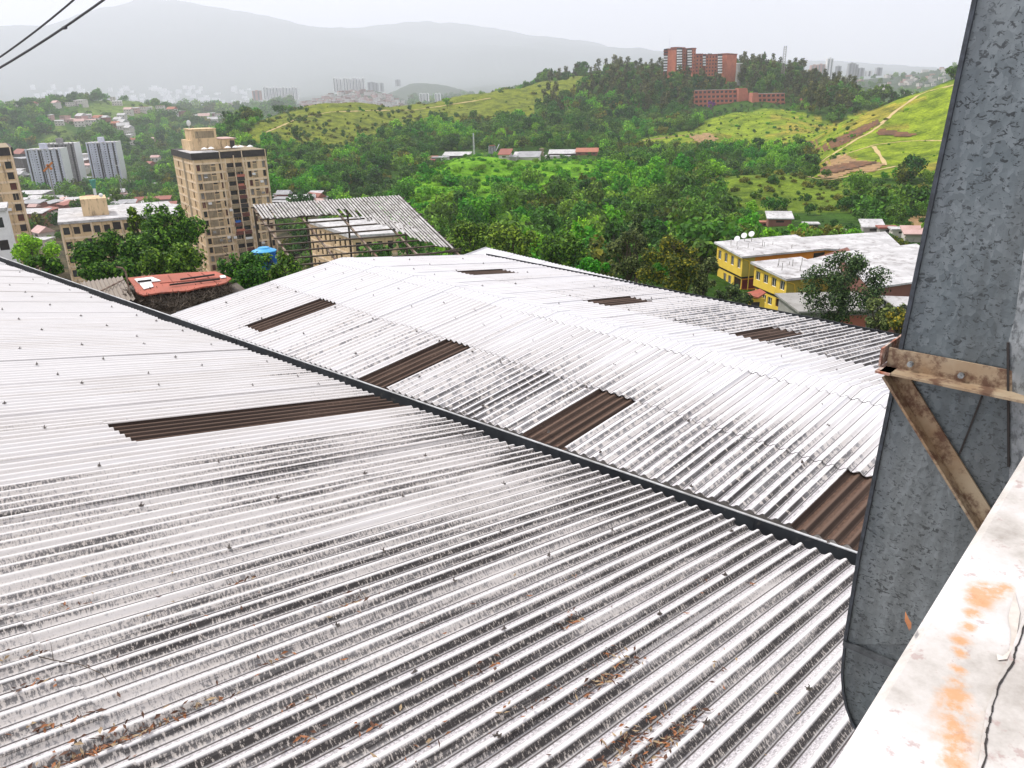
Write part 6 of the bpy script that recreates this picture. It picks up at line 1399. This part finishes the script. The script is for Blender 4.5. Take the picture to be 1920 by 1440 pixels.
for (d0, d1, per, sc, seed) in ((95, 260, 15, 2.6, 1), (260, 560, 20, 3.1, 2), (560, 960, 34, 4.1, 3), (960, 1900, 150, 7.0, 4), (1900, 3300, 900, 14., 5)):
    X, Y, Z, d, r = scatter(d0, d1, per, seed); kd = cover(X, Y, Z); n = len(X)
    S = sc*(.42+1.15*r.random(n)**2.2); px_, py_ = proj(np.stack([X, Y, Z], -1))
    cl = hash_noise(X, Y, 45.)+.5*hash_noise(X+30, Y, 14.)
    P = np.full(n, 1.0); P[kd == 1] = .95; P[kd == 2] = np.where(py_[kd == 2] < 200, .2, .5); P[kd == 3] = .05+.18*(cl[kd == 3] > .25); P[kd == 4] = .55; P[kd == 5] = .22; P[kd == 6] = .35; P[kd == 7] = .8
    lr = (px_ < 480) & (py_ > 380) & (d < 260); P[lr] = .0
    P[(kd == 3) & (px_ < 1600) & (py_ > 205) & (py_ < 292)] = .42
    if d0 >= 960: P[px_ > 1180] *= .22; S = np.where(px_ > 1180, S*.5, S)
    P[(kd == 2)] *= np.clip((py_[kd == 2]-185)/60, .25, 2.2)
    keep = r.random(n) < P
    keep &= ~culled(X, Y, Z, d, S*1.6)
    keep &= (px_ > -160) & (px_ < 1990)
    keep &= ~(inpoly(px_, proj(np.stack([X, Y, Z+S*1.5], -1))[1], Z_LOW) & (kd != 4) & (r.random(n) < .9))
    if d0 >= 1900: keep &= ~((px_ > 545) & (px_ < 770))
    if len(KP):
        for (kx, ky, kr) in KP[:]:
            if d0-80 < math.hypot(kx, ky) < d1+80: keep &= (X-kx)**2+(Y-ky)**2 > (kr+S*.6)**2
    # keep sight lines to the terrace sheds and the red houses open
    for (xa, xb, ya, yb, da, db) in ((806, 1124, 283, 303, 380, 470), (1300, 1470, 178, 206, 655, 740), (1420, 1540, 405, 428, 130, 175), (1600, 1760, 420, 448, 118, 165)):
        tx, ty = proj(np.stack([X, Y, Z+S*1.5], -1)); m_ = (px_ > xa-4) & (px_ < xb+4) & (ty < yb-1) & (py_ > ya) & (d > db*.5) & (d < db); S = np.where(m_, S*(.42 if xa == 806 else .30), S)
    X, Y, Z, S, kd, d, cl, px_, py_ = (q[keep] for q in (X, Y, Z, S, kd, d, cl, px_, py_)); n = len(X); u = r.random(n)
    kk = np.where(u < .30, pD, np.where(u < .55, pM, np.where(u < .68, pM2, np.where(u < .86, pL, np.where(u < .93, pB, pO)))))
    kk = np.where((kd == 0) & (cl < -.28) & (u < .8), pB, kk)
    hill = (py_ < 215) & (px_ > 1000) & (px_ < 1600) & (d > 600); kk = np.where(hill & (u < .45), pG, kk); kk = np.where(hill & (u >= .45) & (u < .8), pM2, kk)
    istree = (kd == 0) | (kd == 6)
    scr = ~istree & (kd != 7); kk = np.where(scr & (kd == 1), np.where(u < .88, pS, pM), kk); kk = np.where(scr & (kd == 2), np.where(u < .55, pS2, pS3), kk); kk = np.where(scr & (kd == 3), np.where(u < .35, pS, np.where(u < .75, pS2, pS3)), kk)
    kk = np.where(scr & (kd == 4), np.where(u < .6, pS2, pS3), kk); kk = np.where(scr & (kd == 5), pS3, kk)
    S = np.where(scr, S*np.where(kd == 1, .9, np.where(kd == 3, .34, .5)), S); S = np.where(hill, S*1.25, S)
    for q in zip(X, Y, Z, S, r.uniform(0, 6.28, n), kk, istree & (d < 960), d): inst.append(q)
inst = np.array(inst, dtype=float); print('instances', len(inst))
# the 270 trees that show largest stand as trees of their own, the rest is one wood
px_, py_ = proj(inst[:, :3]); vis = (px_ > 0) & (px_ < 1760) & (py_ > 0) & (py_ < 560) & (inst[:, 6] > 0)
# hidden behind the warehouse roofs?
vis &= ~((py_ > np.interp(px_, [0, 330, 646, 948, 1692], [480, 588, 478, 478, 625])-6))
size = np.where(vis, inst[:, 3]/inst[:, 7], 0); sel = np.argsort(-size)[:230]
hillt = np.where(vis & (inst[:, 5] == pG) & (py_ < 175))[0][:45]; sel = np.unique(np.concatenate([sel, hillt]))
LABELS = {'round': ('round dark green tree', 'dark green'), 'spreading': ('spreading mid-green tree', ''), 'tall': ('tall dark tree', ''), 'bright': ('bright green tree', ''), 'olive': ('olive green tree', ''), 'tall_grey': ('tall loose grey-green tree on the hilltop skyline', ''), 'lumpy': ('lumpy mid-green tree', '')}
for i in sel:
    x, y, z_, s_, ro, kk, _, d_ = inst[i]; name, cm, tm = PROT[int(kk)]; lb = LABELS.get(name, ('low green bush', ''))[0]
    where = '' if 'skyline' in lb else ' standing in the dense wood beyond the warehouse roofs'
    root = empty('tree', (x, y, z_-.1*s_), lb+where, 'tree', lb.replace(' tree', ' trees')+' of the wood', rz=ro); root.scale = (s_, s_, s_*float(rng.uniform(.85, 1.25)))
    for nm, me in (('trunk', tm), ('crown', cm)): o = bpy.data.objects.new(nm, me); C.objects.link(o); o.parent = root
mask = np.ones(len(inst), bool); mask[sel] = False; rest = inst[mask]
# one object for the wood that nobody could count
pme = bpy.data.meshes.new('woodland_points'); pme.vertices.add(len(rest)); pme.vertices.foreach_set('co', rest[:, :3].astype(np.float32).ravel())
for nm, col_ in (('sc', 3), ('ro', 4)): a = pme.attributes.new(nm, 'FLOAT', 'POINT'); a.data.foreach_set('value', rest[:, col_].astype(np.float32))
a = pme.attributes.new('kd', 'INT', 'POINT'); a.data.foreach_set('value', rest[:, 5].astype(np.int32))
wood = bpy.data.objects.new('woodland', pme); C.objects.link(wood); tag(wood, 'dense green wood and scrub covering the hillsides', 'woodland', kind='stuff')
ng = bpy.data.node_groups.new('woodland', 'GeometryNodeTree'); ng.interface.new_socket('Geometry', in_out='INPUT', socket_type='NodeSocketGeometry'); ng.interface.new_socket('Geometry', in_out='OUTPUT', socket_type='NodeSocketGeometry')
gi = ng.nodes.new('NodeGroupInput'); go = ng.nodes.new('NodeGroupOutput'); jn = ng.nodes.new('GeometryNodeJoinGeometry')
def named(nm, ty): q = ng.nodes.new('GeometryNodeInputNamedAttribute'); q.data_type = ty; q.inputs['Name'].default_value = nm; return q.outputs['Attribute']
sc_a, ro_a, kd_a = named('sc', 'FLOAT'), named('ro', 'FLOAT'), named('kd', 'INT')
cx = ng.nodes.new('ShaderNodeCombineXYZ'); ng.links.new(ro_a, cx.inputs['Z'])
m2p = ng.nodes.new('GeometryNodeMeshToPoints'); ng.links.new(gi.outputs[0], m2p.inputs['Mesh'])
protos = []
used = {}
for i in sel: used.setdefault(int(inst[i, 5]), i)
for ki, (name, cm, tm) in enumerate(PROT):
    m_ = rest[:, 5] == ki
    if not m_.any(): continue
    # the instanced crown is the mesh of one bush or tree that really stands there
    q = rest[np.where(m_)[0][np.argmin(np.abs(rest[m_][:, 7]-400))]]
    root = empty('bush' if 'scrub' in name else 'tree', q[:3], (name.replace('_', ' ')+' bush growing among the hillside scrub') if 'scrub' in name else 'single '+name.replace('_', ' ')+' tree inside the wood on the hillside', 'bush' if 'scrub' in name else 'tree', 'hillside plants')
    root.scale = (q[3],)*3; o = bpy.data.objects.new('crown', cm); C.objects.link(o); o.parent = root
    o2 = bpy.data.objects.new('trunk', tm); C.objects.link(o2); o2.parent = root
    cmp_ = ng.nodes.new('FunctionNodeCompare'); cmp_.data_type = 'INT'; cmp_.operation = 'EQUAL'; ng.links.new(kd_a, cmp_.inputs[2]); cmp_.inputs[3].default_value = ki
    oi = ng.nodes.new('GeometryNodeObjectInfo'); oi.inputs['Object'].default_value = o; oi.inputs['As Instance'].default_value = True; oi.transform_space = 'ORIGINAL'
    ip = ng.nodes.new('GeometryNodeInstanceOnPoints'); ng.links.new(m2p.outputs[0], ip.inputs['Points']); ng.links.new(cmp_.outputs[0], ip.inputs['Selection']); ng.links.new(oi.outputs['Geometry'], ip.inputs['Instance'])
    ng.links.new(cx.outputs[0], ip.inputs['Rotation']); ng.links.new(sc_a, ip.inputs['Scale']); ng.links.new(ip.outputs[0], jn.inputs[0])
ng.links.new(jn.outputs[0], go.inputs[0]); md = wood.modifiers.new('woodland', 'NODES'); md.node_group = ng

# ---- near trees, limb by limb
def near_tree(label, x, y, d, rx, rz, nleaf, size, mat, seed, nb=22, rb=.30, bark=M_BARK, trunk=4.5, cat='tree', group=None, cone=False, name='tree', up=.2, tr=.16):
    """crown centre at the pixel"""
    r = np.random.default_rng(seed); P = at(x, y, d); base = P - np.array([0, 0, rz*.8+trunk])
    root = empty(name, base, label, cat, group); zc = rz*.8+trunk; cent = []; rad = []
    for i in range(nb):
        h = r.uniform(-1, 1); a = r.uniform(0, 6.283); lim = (1-(h+1)/2)**.8*1.0 if cone else math.sqrt(max(0, 1-h*h))
        q = rx*(1-rb*.6)*lim*math.sqrt(r.random()); cent.append((math.cos(a)*q, math.sin(a)*q, zc+h*rz*(1-rb*.4))); rad.append(rx*rb*r.uniform(.65, 1.3)*(.45+.55*lim))
    k = MB(); top = zc+rz*.3; k.tube([(0, 0, -3), (.1, 0, trunk*.5), (-.05, .1, trunk), (.1, 0, zc), (0, 0, top)], tr, 8, tr*.3); k.build('trunk', bark, root)
    k = MB()
    for c in cent[:14]:
        c = np.array(c); s0 = np.array([0, 0, max(trunk*.7, c[2]*.6)]); mid = (s0+c)/2+r.normal(size=3)*rx*.06; k.tube([s0, mid, c], tr*.45, 5, tr*.12)
        for j in range(3): e = c+r.normal(size=3)*rx*.16; k.tube([mid*.3+c*.7, e], tr*.16, 4, tr*.06)
    k.build('limb', bark, root)
    me = crown_mesh('crown', cent, rad, nleaf, size, mat, r, up=up, shell=.35); o = bpy.data.objects.new('crown', me); C.objects.link(o); o.parent = root
    return root
near_tree('big leafy tree in front of the low tan block, broadest of the left group', 212, 486, 66, 3.3, 1.9, 8000, .13, L_NEAR, 21, nb=30)
near_tree('leafy tree with a pointed top between the low tan block and the tall tower', 262, 450, 68, 2.0, 2.9, 4500, .13, L_NEAR, 22, nb=22, cone=True)
near_tree('dense rounded tree overlapping the foot of the tall tan tower', 318, 455, 66, 3.1, 2.9, 9000, .13, L_NEAR, 23, nb=30)
near_tree('low dark tree under the rounded one, beside the red shed roof', 330, 498, 58, 2.6, 1.3, 5500, .12, L_NEAR, 24, nb=22)
near_tree('dark low tree at the left of the leafy group, above the grey shed', 182, 508, 60, 1.5, 1.1, 3800, .12, L_NEAR, 25, nb=16)
near_tree('bushy green tree beside the blue water tank', 452, 515, 44, 1.75, 1.15, 6500, .085, L_NEAR, 26, nb=24, trunk=2)
near_tree('small bright bush at the right end of the red shed roof', 425, 545, 38, .95, .5, 2600, .07, L_NEAR, 27, nb=14, trunk=1)
near_tree('thin leafy shrub under the open shed rafters', 520, 505, 46, 1.3, .9, 2200, .08, L_NEAR, 28, nb=14, trunk=1.5)
near_tree('small tree at the left border behind the gutter', 82, 506, 58, 1.2, .9, 2600, .12, L_NEAR, 29, nb=16)
near_tree('green shrub row between the left tower and the low tan block', 58, 470, 120, 3.2, 2.0, 2500, .2, L_BRI, 30, nb=14)
near_tree('tall loose tree with olive leaves standing in front of the yellow houses', 1580, 541, 58, 3.0, 2.5, 9000, .09, L_NOLI, 31, nb=70, rb=.25, bark=M_BARK, trunk=3)
near_tree('lower side bush under the olive tree by the duct', 1650, 590, 52, 1.6, .9, 3000, .10, L_NOLI, 32, nb=18, rb=.26, trunk=2)
near_tree('yellow-green bush at the far eave next to the duct', 1690, 600, 48, .9, .8, 1600, .09, L_YEL, 33, nb=12, trunk=2)
near_tree('olive bush in front of the farther yellow house', 1368, 560, 62, 1.6, .95, 2800, .11, L_NOLI, 34, nb=18, trunk=2)
near_tree('yellowing tree with orange tipped leaves behind the far eave', 1262, 500, 52, 2.3, 2.0, 6500, .10, L_YEL, 35, nb=28, rb=.26)
near_tree('olive tree left of the yellowing one behind the far eave', 1180, 480, 56, 2.0, 1.9, 5200, .10, L_NOLI, 36, nb=26, rb=.26)
near_tree('thin upright tree rising above the olive tree', 1195, 425, 60, .7, 1.3, 1200, .10, L_NOLI, 37, nb=12, rb=.5)
near_tree('dark tree right of the yellowing tree', 1320, 520, 60, 1.7, 1.6, 3800, .11, L_NOLI, 38, nb=20)
near_tree('broad-leaved bright bush at the edge of the small white gable', 1105, 502, 50, 1.5, .5, 3000, .10, L_BRI, 39, nb=16, trunk=1.5)
near_tree('dark green tree just above the third roof', 1050, 470, 72, 3.0, 1.6, 5000, .15, L_NEAR, 40, nb=22)
near_tree('mid-green tree between the open shed and the small white gable', 880, 450, 84, 3.2, 1.7, 4500, .17, L_NEAR, 41, nb=22)
near_tree('dark green tree behind the peak of the small white gable', 960, 455, 78, 3.0, 1.8, 4500, .16, L_NEAR, 42, nb=22)
near_tree('bright palm-like clump on the crest of the grassy ridge', 675, 209, 640, 3.8, 3.0, 900, .9, L_BRI, 43, nb=10, trunk=1)
near_tree('second bright clump farther along the grassy ridge', 838, 190, 700, 4.0, 2.6, 700, .9, L_BRI, 44, nb=10, trunk=1)
near_tree('lone dark tall tree on the left part of the dry slope', 556, 250, 500, 2.8, 7.0, 900, .8, L_DARK, 45, nb=14, trunk=3)
near_tree('slender dark cypress on the wooded hilltop', 1433, 108, 815, 1.3, 7.5, 500, .6, L_DARK, 46, nb=14, cone=True, trunk=3, rb=.7)
near_tree('small slender cypress on the left hill skyline', 164, 186, 1490, 1.6, 7.5, 300, 1.1, L_DARK, 47, nb=10, cone=True, trunk=3, rb=.7)
near_tree('dark round crown on the left hill skyline', 132, 190, 1490, 8.5, 4.5, 900, 1.2, L_DARK, 48, nb=10, trunk=3)
near_tree('purple flowering bush in front of the red terrace housing', 1333, 197, 722, 3.6, 3.2, 500, .7, L_PUR, 49, nb=8, trunk=1, cat='bush', name='bush')
for i, (x, y) in enumerate(((1540, 178), (1570, 176), (1596, 170), (1640, 174), (1655, 172), (1672, 182), (1690, 182), (1705, 184), (1620, 186))):
    near_tree('dark broad-crowned tree on the skyline left of the big grassy hill', x, y, 740, 8.5, 5.5, 1000, .9, L_DARK, 60+i, nb=14, trunk=3, group='dark skyline trees by the grassy hill')
for i, (x, y, d_) in enumerate(((1412, 432, 150), (1495, 436, 140), (1548, 440, 135), (1580, 446, 128), (1600, 452, 118), (1385, 440, 125), (1522, 446, 124), (1640, 462, 118), (1670, 464, 116), (1475, 446, 122), (1445, 450, 118))):
    near_tree('leafy bush in the band of greenery behind the yellow houses', x, y, d_, 2.4+.5*(i % 3), 1.3, 1500, .22, (L_MID, L_BRI, L_OLI)[i % 3], 90+i, nb=14, trunk=.6, cat='bush', group='bushes behind the yellow houses', name='bush')
# brush heap below the red shed
r = np.random.default_rng(8); zc = at(300, 560, 36.)[2]; n = 5200
xx = r.uniform(238, 432, n); yb_ = np.interp(xx, [238, 300, 432], [556, 549, 541]); ye = np.interp(xx, [238, 330, 432], [566, 590, 556]); yy = yb_+(ye-yb_)*r.random(n)
V = []
for x, y in zip(xx, yy):
    P = hit(x, y, (0, 0, zc), (0, 0, 1)); h = .3*r.random(); a = unit(r.normal(size=3)*np.array([1, 1, .7])); ln = r.uniform(.12, .35); s_ = unit(np.cross(a, r.normal(size=3)))*.012
    P = P+Z1*h; V += [P-a*ln-s_, P+a*ln-s_*.4, P+a*ln+s_*.4, P-a*ln+s_]
V = np.array(V); me = np_mesh('brush_heap', V, np.arange(len(V)).reshape(-1, 4), L_DRY, False); o = bpy.data.objects.new('brushwood', me); C.objects.link(o); tag(o, 'heap of dry grey-brown brushwood below the red shed roof', 'brushwood', kind='stuff')
k = MB(); P = [hit(q[0], q[1], (0, 0, zc-.3), (0, 0, 1)) for q in ((150, 545), (250, 545), (440, 535), (470, 560), (330, 620), (240, 600))]; k.prism(P, (0, 0, .25)); tag(k.build('ground', plain('dark_soil', (.06, .045, .035), (.09, .07, .05), 2)), kind='structure')
# ------------------------------------------------------------------ haze
mh = bpy.data.materials.new('haze'); mh.use_nodes = True; t = mh.node_tree; t.nodes.clear(); o = t.nodes.new('ShaderNodeOutputMaterial'); pv = t.nodes.new('ShaderNodeVolumePrincipled')
pv.inputs['Color'].default_value = (.91, .93, 1.0, 1); pv.inputs['Density'].default_value = HAZE; pv.inputs['Anisotropy'].default_value = .2; t.links.new(pv.outputs[0], o.inputs['Volume'])
k = MB(); zmin = float(GZ.min())-1; k.box((-14000, -300, zmin), (28000, 0, 0), (0, 14200, 0), (0, 0, max(float(GZ.max())+30, 60)-zmin)); hz = k.build('haze', mh); tag(hz, 'pale bluish haze over the valley and the far mountain', 'haze', kind='stuff')
